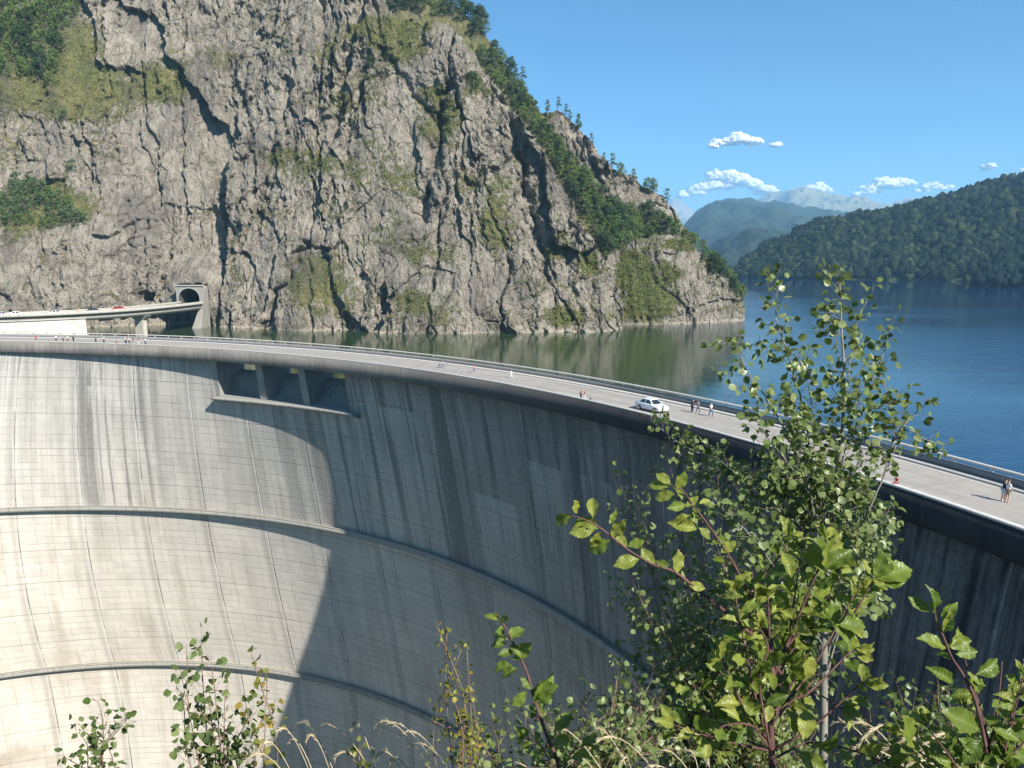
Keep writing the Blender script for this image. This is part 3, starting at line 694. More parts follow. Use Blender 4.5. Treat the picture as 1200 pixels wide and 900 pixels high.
def in_poly(x, y, P):
    c = False; j = len(P) - 1
    for i in range(len(P)):
        if (P[i][1] > y) != (P[j][1] > y) and x < (P[j][0] - P[i][0]) * (y - P[i][1]) / (P[j][1] - P[i][1]) + P[i][0]: c = not c
        j = i
    return c
def plant_poly(surf, poly, gap, kinds, label, group, cat='tree', smin=.8, smax=1.25, sink=.3):
    xs = [p[0] for p in poly]; ys = [p[1] for p in poly]; pts = []
    for _ in range(6000):
        x = random.uniform(min(xs), max(xs)); y = random.uniform(min(ys), max(ys))
        if not in_poly(x, y, poly): continue
        if all(((x - a) / gap) ** 2 + ((y - b) / (gap * .62)) ** 2 > 1 for a, b in pts): pts.append((x, y))
    for x, y in pts:
        p = surf_pick(surf, x, y); k = random.choice(kinds); o = proto(k)
        s = random.uniform(smin, smax); o.location = (p[0], p[1] + .3, p[2] - sink); o.rotation_euler = (random.uniform(-.08, .08), random.uniform(-.08, .08), random.uniform(0, 6.28))
        o.scale = (s * random.uniform(.9, 1.1), s * random.uniform(.9, 1.1), s)
        tag(o, label, cat, group)
    return len(pts)
nt_ = 0
nt_ += plant_poly('rocky_ridge', [(560, 60), (585, 66), (615, 110), (640, 150), (664, 186), (690, 214), (715, 240), (745, 262), (752, 290), (742, 318), (728, 335), (712, 310), (690, 262), (660, 210), (632, 165), (600, 122), (575, 92)], 6.6, ['bushy', 'bright', 'bright', 'bushy', 'dark', 'blue'], 'green tree in the wooded gully between the big cliff and rocky ridge', 'trees filling the gully behind the big cliff')
nt_ += plant_poly('rocky_ridge', [(448, -8), (570, -8), (575, 44), (558, 42), (535, 26), (500, 18), (455, 12)], 11, ['dark', 'dark', 'bushy'], 'dark green tree in the wood on the cliff top', 'trees on the summit of the cliff', smin=1.0, smax=1.5)
nt_ += plant_poly('cliff', [(0, 0), (90, 0), (92, 28), (72, 44), (66, 80), (60, 104), (38, 100), (0, 88)], 13, ['bushy', 'bright', 'dark', 'bushy'], 'tree in the dense green wood on the upper left cliff ledge', 'trees on the upper left ledge', smin=1.0, smax=1.5)
nt_ += plant_poly('cliff', [(0, 228), (30, 215), (60, 232), (96, 252), (98, 266), (50, 270), (0, 262)], 11, ['bushy', 'blue', 'blue', 'shrub'], 'tree of the small green thicket halfway down the left side of the cliff', 'thicket halfway down the cliff', smin=.75, smax=1.15)
nt_ += plant_poly('rocky_ridge', [(715, 268), (750, 250), (790, 268), (812, 288), (800, 292), (770, 284), (740, 292), (722, 300)], 10, ['bushy', 'dark', 'blue'], 'dark tree in the belt of wood behind the low headland', 'trees behind the low headland')
nt_ += plant_poly('headland', [(812, 286), (835, 305), (860, 332), (874, 352), (868, 356), (850, 334), (830, 310)], 7.5, ['bushy', 'dark', 'bushy'], 'tree on the wooded back edge of the low headland', 'trees along the headland crest', smin=.7, smax=1.1, sink=0)
for (x, y) in ((600, 75), (612, 90), (641, 128), (652, 124), (664, 128), (668, 138), (676, 150), (690, 168), (708, 188), (716, 196), (728, 202), (742, 212), (758, 220), (764, 220), (782, 236), (585, 52), (592, 64)):
    p = surf_pick('rocky_ridge', x, y + 5); o = proto(random.choice(['slim', 'slim2', 'bushy', 'slim2'])); s = random.uniform(.75, 1.25); o.scale = (s, s, s)
    o.location = (p[0], p[1], p[2] - .4); o.rotation_euler = (0, random.uniform(-.1, .18), random.uniform(0, 6)); tag(o, 'small tree standing on the skyline of the rocky ridge', 'tree', 'small trees on the ridge skyline')
lone = [('cliff', 556, 108, 'dark', 1.15, 'lone dark round bush on the sunny shoulder near the top of the cliff'), ('cliff', 436, 80, 'dark', .8, 'dark bush in a rock niche right of centre near the cliff top'),
        ('cliff', 84, 202, 'blue', .8, 'small shrub clinging to the left wall above the thicket'), ('cliff', 22, 158, 'shrub', .8, 'tiny shrub on the pale slab at the left edge of the cliff'), ('cliff', 74, 140, 'blue', .7, 'thin shrub just under the upper left wood')]
for s_, x, y, k, sc_, lb in lone:
    p = surf_pick(s_, x, y); o = proto(k); o.location = (p[0], p[1], p[2] - .6); o.scale = (sc_,) * 3; tag(o, lb, 'shrub')
for (x, y) in ((655, 148), (700, 190), (736, 222), (770, 238), (790, 262), (745, 300), (830, 330), (300, 120), (360, 188), (352, 310), (388, 318), (498, 352), (660, 366), (590, 215), (575, 260), (200, 88), (118, 95), (425, 95), (505, 128), (520, 135), (470, 48), (490, 50), (620, 250), (250, 330), (740, 345), (772, 330), (755, 362), (790, 312)):
    p = surf_pick('cliff' if x < 650 or (x == 660) else ('rocky_ridge' if y < 280 else 'headland'), x, y); o = proto('shrub'); s = random.uniform(.35, .7); o.scale = (s, s, s * .8)
    o.location = (p[0], p[1], p[2] - .3); tag(o, 'small low shrub rooted in a ledge of the bare rock', 'shrub', 'small shrubs dotted over the rock ledges')
print('trees', nt_)
# ================================================================== FAR HILLS, FOREST, MOUNTAINS
def wood_ground(name, a, b, c3, s1, s2, bald=None):
    t = NT(name); v = t.n('NewGeometry').outputs['Position']
    n = t.noise(v, s1, 6, .65); m = t.noise(v, s2, 5, .6)
    c = t.mix(t.maprange(n, .35, .65), a, b); c = t.mix(t.maprange(m, .5, .65, 0, .6), c, c3)
    if bald:
        z = t.n('SeparateXYZ', None, Vector=v).outputs[2]
        k = t.maprange(t.math('ADD', z, t.math('MULTIPLY', t.math('SUBTRACT', n, .5), bald[2])), bald[0], bald[1])
        c = t.mix(k, c, t.mix(t.maprange(m, .4, .6), (.34, .27, .17), (.20, .19, .10)))
    return t.finish(c, .95, t.bump(n, 1.0, .3 / s1), spec=.05)
def range_(name, ridge, dr, base_d, mat, nx, ny, rough, seed, back=1.25, zb=-6.5):
    ridge = np.array(ridge, float); px = np.linspace(ridge[0, 0], ridge[-1, 0], nx); py = np.interp(px, ridge[:, 0], ridge[:, 1])
    DR = np.interp(px, *np.array(dr, float).T); DB = np.interp(px, *np.array(base_d, float).T)
    v = np.concatenate([np.linspace(0, 1, ny), np.linspace(1, back, 8)[1:]])
    RY = np.array([ray(a, b) for a, b in zip(px, py)]); u = RY[:, 0] / RY[:, 1]
    d = DB[:, None] + (DR - DB)[:, None] * v[None]
    # horizontal direction of each column; elevation of the ridge
    X = u[:, None] * d; Y = d * 1.0
    zr = CZ + RY[:, 2] / RY[:, 1] * DR
    prof = np.where(v < 1, np.sin(np.clip(v, 0, 1) * np.pi / 2) ** .85, 1 - (v - 1) * 1.8)
    Zz = zb + (zr - zb)[:, None] * prof[None]
    k = np.abs(DR.mean() - DB.mean())
    er = np.abs(fbm(X / (k * .38), Y / (k * .6), 5, seed, .55)); env = np.clip(v * 4, 0, 1) * np.clip(np.abs(1 - v) * 4, .12, 1)
    Zz = Zz - er * rough * env[None] + np.abs(fbm(X / (k * .1), Y / (k * .1), 4, seed + 9)) * rough * .16 * np.clip(v * 3, 0, 1)[None]
    V = np.stack([X, Y, Zz], -1); ALLV[name] = V
    me = mesh_np(name, V.reshape(-1, 3), grid_faces(nx, len(v)), True)
    return tag(link(name, me, mat), kind='structure'), V
M_hill = wood_ground('wooded_hill_ground', (.030, .045, .018), (.045, .062, .022), (.06, .07, .03), .03, .006)
hill, HV = range_('hill', [(846, 326), (862, 322), (870, 308), (900, 291), (930, 279), (965, 265), (1000, 259), (1030, 256), (1060, 250), (1100, 235), (1150, 224), (1200, 214), (1300, 196), (1420, 186), (1650, 190), (1900, 215)],
                  [(846, 930), (900, 990), (1000, 1060), (1200, 1180), (1420, 1200), (1900, 1150)], [(846, 915), (865, 889), (1000, 800), (1145, 735), (1200, 715), (1420, 640), (1900, 560)], M_hill, 420, 70, 26, 5)
spur, SV = range_('hill', [(1141, 334), (1148, 324), (1160, 312), (1176, 303), (1200, 298), (1300, 292), (1420, 285)], [(1141, 640), (1200, 690), (1420, 680)], [(1141, 625), (1200, 600), (1420, 520)], M_hill, 90, 30, 4, 8)
# the far-off wood: one mass of tree crowns
def ico(sub):
    bm = bmesh.new(); bmesh.ops.create_icosphere(bm, subdivisions=sub, radius=1); V = np.array([v.co for v in bm.verts]); f = np.array([[v.index for v in q.verts] for q in bm.faces]); bm.free(); return V, f
IV, IF = ico(2)
def forest(name, V, n, rmin, rmax, mat, seed):
    r = np.random.default_rng(seed); nx, ny = V.shape[:2]
    # area-weighted picks on the facing slope
    i = r.uniform(0, nx - 1.01, n); j = r.uniform(0, 1, n) ** .9 * (ny - 7 - 1.01)
    i0 = i.astype(int); j0 = j.astype(int); fi = (i - i0)[:, None]; fj = (j - j0)[:, None]
    P = V[i0, j0] * (1 - fi) * (1 - fj) + V[i0 + 1, j0] * fi * (1 - fj) + V[i0, j0 + 1] * (1 - fi) * fj + V[i0 + 1, j0 + 1] * fi * fj
    S = r.uniform(rmin, rmax, n) * (.8 + .4 * h01((P[:, 0] // 40).astype(int), (P[:, 1] // 40).astype(int)))
    D = np.repeat(IV[None], n, 0)
    ph = r.uniform(0, 50, (n, 1))
    bump_ = 1 + .30 * vnoise(D[..., 0] * 1.7 + ph, D[..., 1] * 1.7 + D[..., 2] * 1.3, 5) + .22 * vnoise(D[..., 0] * 3.9 + ph, D[..., 2] * 3.9 + D[..., 1] * 2.1, 6)
    Vv = D * (bump_ * S[:, None] * r.uniform(.82, 1.18, (n, len(IV))))[..., None] * np.stack([np.ones(n), np.ones(n), r.uniform(.85, 1.7, n)], 1)[:, None] + P[:, None] + np.array([0, 0, 1])[None, None] * S[:, None, None] * .85
    Fc = (IF[None] + (np.arange(n) * len(IV))[:, None, None]).reshape(-1, 3)
    T = np.repeat(np.clip(r.uniform(0, 1, n) ** 1.4, 0, 1), len(IV))
    o = link(name, mesh_np(name, Vv.reshape(-1, 3), Fc, False, None, {'tint': T}), mat); return o
def far_leaf():
    t = NT('distant_wood_foliage'); v = t.n('NewGeometry').outputs['Position']; a = t.attr('tint')
    c = t.ramp(a, [(0, (.008, .017, .010)), (.55, (.020, .035, .015)), (1, (.062, .078, .028))])
    n = t.noise(v, .55, 5, .7); c = t.mix(t.maprange(n, .56, .38, 0, .8), c, (.004, .008, .005))  # near-black noise paints shaded gaps into the crowns
    return t.finish(c, .9, t.bump(n, 1.0, 1.6), spec=.1)
M_far = far_leaf(); M_far_shade = plain('shaded_spur_foliage', (.010, .020, .016), .95, .4, .2, spec=.05)  # the spur's shade is put into a darker foliage colour
tag(forest('forest', HV, 16500, 2.4, 5.2, M_far, 1), 'dense broadleaf wood covering the long hillside across the lake', 'forest', kind='stuff')
tag(forest('forest', SV, 1300, 2.2, 4.4, M_far_shade, 2), 'dark wood on the near spur at the right edge of the far shore', 'forest', kind='stuff')
M_mtn = wood_ground('forested_mountain', (.016, .030, .020), (.026, .042, .026), (.045, .06, .035), .004, .0012)
M_mtn2 = wood_ground('bald_mountain', (.03, .045, .028), (.05, .065, .04), (.10, .10, .06), .0018, .0007, (330, 480, 420))
range_('mountain', [(1000, 262), (1030, 252), (1050, 243), (1075, 237), (1100, 233), (1140, 236), (1200, 240)], [(1000, 2500), (1200, 2500)], [(1000, 1600), (1200, 1600)], M_mtn, 80, 50, 70, 31)
range_('mountain', [(640, 318), (760, 296), (800, 268), (815, 253), (832, 242), (848, 238), (862, 236), (885, 238), (915, 243), (950, 248), (1000, 253), (1060, 262), (1300, 290)], [(640, 4600), (1300, 4600)], [(640, 2300), (1300, 2300)], M_mtn, 260, 90, 170, 32)
range_('mountain', [(640, 322), (800, 306), (850, 278), (880, 268), (920, 272), (960, 282), (1000, 296), (1040, 312)], [(640, 2300), (1040, 2300)], [(640, 1500), (1040, 1500)], M_mtn, 160, 60, 60, 37)
range_('mountain', [(780, 280), (830, 262), (862, 246), (885, 238), (905, 231), (925, 226), (942, 225), (956, 228), (970, 231), (990, 232), (1010, 235), (1028, 240), (1045, 242), (1062, 238), (1085, 233), (1100, 235), (1200, 250)], [(780, 9500), (1200, 9500)], [(780, 5500), (1200, 5500)], M_mtn2, 260, 90, 330, 33)
range_('mountain', [(700, 290), (755, 262), (775, 243), (788, 235), (797, 236), (812, 247), (835, 262), (880, 280)], [(700, 12500), (880, 12500)], [(700, 9000), (880, 9000)], M_mtn2, 90, 40, 380, 34)
# valley-side hillside under the camera, the right bank, and the gorge floor
def ground_h(x, y):
    e = 1.3 + .25 * np.sin(x * .8) + .2 * np.sin(x * .27 + 1)
    d = np.maximum(y - e, 0) + np.maximum(-x - 14, 0) * .9
    base = CZ - 1.75 - d * 1.25 - np.minimum(d, 3) * .1 + np.maximum(-y - 4, 0) * .35
    # right bank carries the crest road out of the picture
    m = sstep(26, 40, x) * sstep(26, 4, y)
    base = base * (1 - m) + np.minimum(base, 400) * 0 * m + m * (np.where(y < 4, .0, -.1) + np.maximum(-y - 14, 0) * .7 - .12)
    base = np.maximum(base, -140 + fbm(x / 40, y / 40, 3, 4) * 6)
    return base + fbm(x / 7, y / 7, 4, 12) * np.clip((np.hypot(x, y) - 5) / 15, 0.03, 1) * 2.0 * (1 - m)
def xz_ground():
    xs = np.sinh(np.linspace(-4.6, 3.9, 260)) * 4.0; xs = np.clip(xs, -190, 95); xs = np.unique(xs)
    ys = np.sinh(np.linspace(-3.6, 4.3, 240)) * 3.0; ys = np.unique(np.clip(ys, -60, 112))
    X, Y = np.meshgrid(xs, ys, indexing='ij'); Z = ground_h(X, Y)
    # never poke through the dam
    rr_ = np.hypot(X - C0[0], Y - C0[1])
    inside = rr_ > R0 - 3
    Z = np.where(inside & (Y > 6), np.minimum(Z, -60.0), Z)
    return np.stack([X, Y, Z], -1)
G_ = xz_ground()
def soil():
    t = NT('hillside_soil'); v = t.obj(); n = t.noise(v, 1.2, 7, .7); m = t.noise(v, .2, 4)
    c = t.ramp(n, [(.3, (.05, .045, .025)), (.5, (.085, .09, .035)), (.7, (.16, .14, .08))]); c = t.mix(t.maprange(m, .45, .6, 0, .7), c, (.20, .18, .15))
    return t.finish(c, .95, t.bump(n, 1, .1), spec=.1)
M_soil = soil()
rv = np.hypot(G_[..., 0] - C0[0], G_[..., 1] - C0[1]); bad = (rv > R0 - 2.5) & (G_[..., 1] > 7)
keep = ~(bad[:-1, :-1] & bad[1:, :-1] & bad[:-1, 1:] & bad[1:, 1:])
tag(link('hillside', mesh_np('hillside', G_.reshape(-1, 3), grid_faces(*G_.shape[:2], keep), True), M_soil), kind='structure')
r_ = np.random.default_rng(77); n = 5200; gx = r_.normal(size=n) * 7; gy = 1.6 - np.abs(r_.normal(size=n)) * 6 + r_.uniform(0, 3, n) * (r_.uniform(size=n) < .3)
gz = ground_h(gx, gy); k = 7
Q_ = np.repeat(np.c_[gx, gy, gz + .05], k, 0) + r_.normal(size=(n * k, 3)) * np.array([.09, .09, .04]); N_ = r_.normal(size=(n * k, 3)) * np.array([1, 1, .25]); N_ /= np.linalg.norm(N_, axis=1)[:, None]
up_ = np.array([0, 0, 1.]) + r_.normal(size=(n * k, 3)) * .3; sw = np.cross(up_, N_) * .006; L_ = r_.uniform(.08, .26, (n * k, 1))
V_ = np.stack([Q_ - sw, Q_ + sw, Q_ + up_ * L_ * .6 + sw * .7, Q_ + up_ * L_ + N_ * L_ * .35], 1).reshape(-1, 3)
tag(link('grass', mesh_np('grass', V_, np.arange(n * k * 4).reshape(-1, 4), False, None, {'tint': np.repeat(r_.uniform(0, 1, n * k), 4)}), leaf_mat('hillside_grass', [(.05, .08, .02), (.12, .14, .035), (.30, .26, .12)], .8, .25)), 'grass on the brink of the hillside below the viewpoint', 'grass', kind='stuff')
# floor of the gorge and its far side, left of the picture
xs = np.linspace(-330, 60, 90); ys = np.linspace(40, 240, 60); X, Y = np.meshgrid(xs, ys, indexing='ij')
rr_ = np.hypot(X - C0[0], Y - C0[1]); Z = np.minimum(-150 + sstep(-150, -260, X) * 210 + fbm(X / 30, Y / 30, 4, 9) * 8, 40); bad = rr_ > R0 - 2; Z = np.minimum(Z, np.where((rr_ > R0 - 30), -150, 999))
tag(link('gorge_floor', mesh_np('gorge_floor', np.stack([X, Y, Z], -1).reshape(-1, 3), grid_faces(90, 60, ~(bad[:-1, :-1] & bad[1:, 1:])), True), M_soil), kind='structure')

# ================================================================== CLOUDS (beyond the haze)
def cloud_mat():
    t = NT('cumulus'); v = t.n('NewGeometry').outputs['Position']; n = t.noise(v, .004, 6, .65)
    ed = t.noise(v, .0032, 7, .75)
    d = t.n('BsdfDiffuse', None, Color=(.97, .95, .95)); d.inputs['Normal']; t.set(d.inputs['Normal'], t.bump(n, .5, 90))
    tr = t.n('BsdfTransparent'); tl = t.n('BsdfTranslucent', None, Color=(.9, .88, .90)); mx0 = t.n('MixShader', None, Fac=.15)
    t.t.links.new(d.outputs[0], mx0.inputs[1]); t.t.links.new(tl.outputs[0], mx0.inputs[2])
    a = t.maprange(t.math('ADD', t.attr('tint'), t.math('MULTIPLY', t.math('SUBTRACT', ed, .5), 1.6)), .25, .75, 0, 1, True)
    mx = t.n('MixShader', None, Fac=a); t.t.links.new(tr.outputs[0], mx.inputs[1]); t.t.links.new(mx0.outputs[0], mx.inputs[2])
    t.t.links.new(mx.outputs[0], t.out.inputs[0]); return t.m
M_cloud = cloud_mat(); CV, CF = ico(4); CD = 21000.0
def cloud(lobes, label, dens=1.0):
    Vs = []; Fs = []; T = []; b = 0
    c0 = at(lobes[0][0], lobes[0][1], CD)
    for (px, py, r_) in lobes:
        for k in range(10):
            a = random.uniform(0, 6.28); q = random.uniform(0, .75) * r_
            s = r_ * random.uniform(.45, .85) * CD / F
            p = at(px + math.cos(a) * q * 1.8, py + abs(math.sin(a)) * -q * .9, CD) + np.array([0, random.uniform(-.5, .5) * s, 0])
            D = CV.copy(); ph_ = random.uniform(0, 99)
            n = 1 + .28 * vnoise(D[:, 0] * 2 + ph_, D[:, 2] * 2 + D[:, 1], 2) + .2 * vnoise(D[:, 0] * 5 + ph_, D[:, 2] * 5 + D[:, 1] * 3, 3) + .1 * vnoise(D[:, 0] * 11 + ph_, D[:, 2] * 11 + D[:, 1] * 7, 4)
            V = D * n[:, None] * s * np.array([1.15, 1, .8]); lowz = V[:, 2] < 0; V[lowz, 2] *= .45
            Vs.append(V + p - c0); Fs.append(CF + b); b += len(CV); T.append(np.clip(.50 + .55 * D[:, 2] + 0 * n, 0, 1) * dens)
    o = link('cloud', mesh_np('cloud', np.concatenate(Vs), np.concatenate(Fs), True, None, {'tint': np.concatenate(T)}), M_cloud, None, c0)
    return tag(o, label, 'cloud')
cloud([(868, 167, 13), (850, 171, 9), (880, 170, 8), (836, 173, 6)], 'long flat white cloud floating highest, well above the mountains', 1.0)
cloud([(907, 172, 6)], 'tiny round cloud right of the highest cloud', .85)
cloud([(848, 212, 14), (838, 222, 12), (870, 220, 14), (895, 228, 11), (818, 228, 10), (800, 232, 8), (905, 232, 8)], 'big heaped white cloud rising behind the blue mountains beside the headland')
cloud([(952, 224, 9), (965, 226, 8), (942, 228, 5)], 'small cloud sitting on the top of the bald mountain', .95)
cloud([(1035, 222, 13), (1052, 220, 12), (1018, 227, 9), (1005, 230, 6)], 'flat-based white cloud above the saddle of the far mountains')
cloud([(1092, 221, 8), (1106, 223, 6), (1080, 225, 5)], 'small cloud touching the top of the wooded hill', .95)
cloud([(1158, 199, 7)], 'small faint cloud high over the wooded hill', .8)
cloud([(1198, 203, 5)], 'scrap of cloud cut by the right edge of the picture', .8)
# air: one box of even haze round everything but sky and clouds
hz = MB(); hz.box((0, 6000, 420), (17000, 15500, 1190)); ho = hz.build('haze')
t = NT('valley_haze'); pv = t.n('VolumePrincipled', None, Color=HAZE_COL, Density=HAZE_D, Anisotropy=0.0); t.t.links.new(pv.outputs[0], t.out.inputs['Volume'])
ho.data.materials.append(t.m); tag(ho, 'thin blue haze of the summer air filling the valley', 'haze', kind='stuff')
# ================================================================== VIADUCT AND TUNNEL
near = np.array([(-176, 186), (-150, 196), (-134.6, 203), (-126, 208.5), (-118.8, 215.5), (-113, 224), (-109.3, 233), (-106.3, 245), (-104.6, 256), (-104.2, 262.6)])
def resample(P, n):
    # Catmull-Rom through the points
    Q = np.vstack([2 * P[0] - P[1], P, 2 * P[-1] - P[-2]]); out = []
    for i in range(1, len(Q) - 2):
        for t_ in np.linspace(0, 1, n, endpoint=False):
            a, b, c, d = Q[i - 1:i + 3]; out.append(.5 * (2 * b + (c - a) * t_ + (2 * a - 5 * b + 4 * c - d) * t_ ** 2 + (3 * b - a - 3 * c + d) * t_ ** 3))
    out.append(P[-1]); return np.array(out)
NP = resample(near, 6); tg = np.gradient(NP, axis=0); tg /= np.hypot(*tg.T)[:, None]; nl = np.c_[-tg[:, 1], tg[:, 0]]      # pointing away from the lake camera side
def strip(name, prof, mat, parent, org):
    k = len(prof); n = len(NP)
    V = np.stack([np.c_[NP + nl * d, np.full(n, z)] for d, z in prof], 1)
    i, j = np.meshgrid(np.arange(n - 1), np.arange(k), indexing='ij'); a = i * k + j; b2 = i * k + (j + 1) % k
    me = mesh_np(name, V.reshape(-1, 3) - org, np.stack([a, b2, b2 + k, a + k], -1).reshape(-1, 4))
    bm = bmesh.new(); bm.from_mesh(me); bm.verts.ensure_lookup_table()
    bm.faces.new([bm.verts[q] for q in range(k)]); bm.faces.new([bm.verts[(n - 1) * k + q] for q in range(k)])
    bmesh.ops.recalc_face_normals(bm, faces=bm.faces); bm.to_mesh(me); bm.free(); return link(name, me, mat, parent)
vo = np.array([-115.0, 222.0, 2.0]); via = empty('viaduct', vo); tag(via, 'curved grey concrete road viaduct leading over the water into the tunnel', 'viaduct')
M_via = conc('viaduct_concrete', (.40, .375, .33), (.19, .18, .16), .6)
strip('deck', [(0.003, 1.0), (.9, .2), (7.1, .2), (8.0, 1.0), (8.0, 2.0), (0.003, 2.0)], M_via, via, vo)
strip('parapet', [(0, 1.35), (0, 2.95), (.28, 2.95), (.28, 2.004), (.0015, 2.004)], M_via, via, vo)
strip('parapet', [(7.72, 2.004), (7.72, 2.9), (8.0, 2.9), (8.0, 2.004)], M_via, via, vo)
strip('roadway', [(.9, 2.006), (.9, 2.03), (7.1, 2.03), (7.1, 2.006)], plain('dusty_asphalt', (.20, .19, .175), .9, .15, 1), via, vo)
def at_near(px):
    """index along the near edge seen in that photo column"""
    q = 600 + F * NP[:, 0] / (NP[:, 1] * CT + 15 * ST); return int(np.argmin(abs(q - px)))
i = at_near(172); p = NP[i] + nl[i] * 3.4
a_ = math.atan2(tg[i][1], tg[i][0])
mb = MB(); mb.box((p[0] - vo[0], p[1] - vo[1], -5.0 - vo[2]), (1.5, 3.4, 10.3), a_); mb.build('pier', M_white, via, bevel=.15)
mb = MB(); c, s = math.cos(a_), math.sin(a_)
pr = []
for z, lx, ly in ((-1.0, .76, 1.72), (.19, 1.1, 3.3)):
    for dx, dy in ((-lx, -ly), (lx, -ly), (lx, ly), (-lx, ly)): pr.append((p[0] - vo[0] + dx * c - dy * s, p[1] - vo[1] + dx * s + dy * c, z - vo[2]))
mb.add(pr, [(0, 1, 2, 3), (4, 7, 6, 5), (0, 4, 5, 1), (1, 5, 6, 2), (2, 6, 7, 3), (3, 7, 4, 0)]); mb.build('pier_head', M_via, via)
# white abutment wall below the viaduct's left half
j = at_near(103); ab = tag(empty('abutment_wall', (NP[j][0], NP[j][1], -8)), 'long low white concrete abutment wall under the left end of the viaduct', 'wall'); ao = np.array(ab.location)
q = NP[:j + 1][::4]; ql = nl[:j + 1][::4]; q = np.vstack([q, NP[j]]); ql = np.vstack([ql, nl[j]]); n = len(q)
V = np.stack([np.c_[q + ql * .25, np.full(n, -9.)], np.c_[q + ql * .25, np.full(n, .85)], np.c_[q + ql * 7.6, np.full(n, .85)], np.c_[q + ql * 7.6, np.full(n, -9.)]], 1)
Fi = grid_faces(n, 4); me = mesh_np('wall', V.reshape(-1, 3) - ao, Fi); bm = bmesh.new(); bm.from_mesh(me); bm.verts.ensure_lookup_table(); bm.faces.new([bm.verts[(n - 1) * 4 + k] for k in range(4)]); bmesh.ops.recalc_face_normals(bm, faces=bm.faces); bm.to_mesh(me); bm.free()
link('wall', me, M_white, ab)
V = np.stack([np.c_[q + ql * -.1, np.full(n, .85)], np.c_[q + ql * -.1, np.full(n, 1.09)], np.c_[q + ql * 7.2, np.full(n, 1.09)]], 1)
link('coping', mesh_np('coping', V.reshape(-1, 3) - ao, grid_faces(n, 3)), M_via, ab)
# tunnel portal
M_port = conc('portal_concrete', (.30, .285, .25), (.13, .12, .105), .85)
po = np.array([PX_, 263.0, 2.0]); tp = tag(empty('tunnel_portal', po), 'pale concrete tunnel portal with an arched mouth at the foot of the cliff', 'tunnel portal')
mb = MB(); X0, X1, ZB, ZT_ = -4.3, 5.0, -10.5, 6.0; hw, spring = 3.5, 2.0
arc = [(hw * math.cos(a), spring + 3.2 * math.sin(a)) for a in np.linspace(0, math.pi, 17)]
inner = [(hw, 0)] + arc + [(-hw, 0)]
def pt2(x, y, z): return (x, y, z)
front = []
outer = [(X1, 0), (X1, spring)] + [None] * 15 + [(X0, spring), (X0, 0)]
n_in = len(inner)
out = []
for x, z in inner:
    if z <= spring: out.append((X1 if x > 0 else X0, z))
    else:
        # project from arch centre on to the rectangle
        dx, dz = x, (z - spring) + 1e-6; k_ = min((X1 if dx > 0 else -X0) / (abs(dx) + 1e-6), (ZT_ - spring) / dz); out.append((dx * k_, spring + dz * k_))
for y in (0.0,):
    vs = [(x, -.35, z) for x, z in inner] + [(x, -.35, z) for x, z in out]
    mb.add(vs, [(i_, i_ + 1, n_in + i_ + 1, n_in + i_) for i_ in range(n_in - 1)])
vs = [(x, -.35, z) for x, z in out] + [(x, 4, z) for x, z in out]; mb.add(vs, [(i_, i_ + 1, n_in + i_ + 1, n_in + i_) for i_ in range(n_in - 1)])
XW = 3.3; mb.add([(XW, -.35, ZB), (X1, -.35, ZB), (X1, -.35, 0), (XW, -.35, 0), (XW, 4, ZB), (X1, 4, ZB), (X1, 4, 0), (XW, 4, 0)], [(0, 1, 2, 3), (0, 4, 7, 3), (1, 5, 6, 2), (3, 2, 6, 7)])
mb.build('facade', M_port, tp)
mb = MB(); vs = [(x, -.35, z) for x, z in inner] + [(x, 21, z) for x, z in inner]; mb.add(vs, [(i_, i_ + 1, n_in + i_ + 1, n_in + i_) for i_ in range(n_in - 1)] + [(n_in - 1, 0, n_in, 2 * n_in - 1), tuple(range(n_in, 2 * n_in))])
mb.build('tunnel_lining', plain('dark_lining', (.09, .085, .08), .9), tp)  # dark grey lining throughout
mb = MB()
vs = []
for r0_, y_ in ((hw + .02, -.42), (hw + .55, -.42)):
    vs += [(r0_ / hw * x, y_, spring + (z - spring) * r0_ / hw if z > spring else z) for x, z in inner]
mb.add(vs, [(i_, i_ + 1, n_in + i_ + 1, n_in + i_) for i_ in range(n_in - 1)]); mb.build('arch_ring', M_ledge, tp)
mb = MB(); mb.box(((X0 + X1) / 2, -.45, ZT_ + .2), (X1 - X0 + .5, .6, .4)); mb.build('cornice', M_via, tp)
# sloping buttress beside the mouth running down to the water
mb = MB(); mb.add([(3.0, -.36, ZB), (5.2, -.36, ZB), (5.2, -.36, 1.0), (4.6, -.36, 1.0), (1.2, -5.0, ZB), (5.2, -5.0, ZB), (5.2, -1.6, 1.0), (4.6, -1.6, 1.0)], [(0, 1, 2, 3), (4, 7, 6, 5), (0, 4, 5, 1), (1, 5, 6, 2), (2, 6, 7, 3), (3, 7, 4, 0)]); mb.build('buttress', M_port, tp)

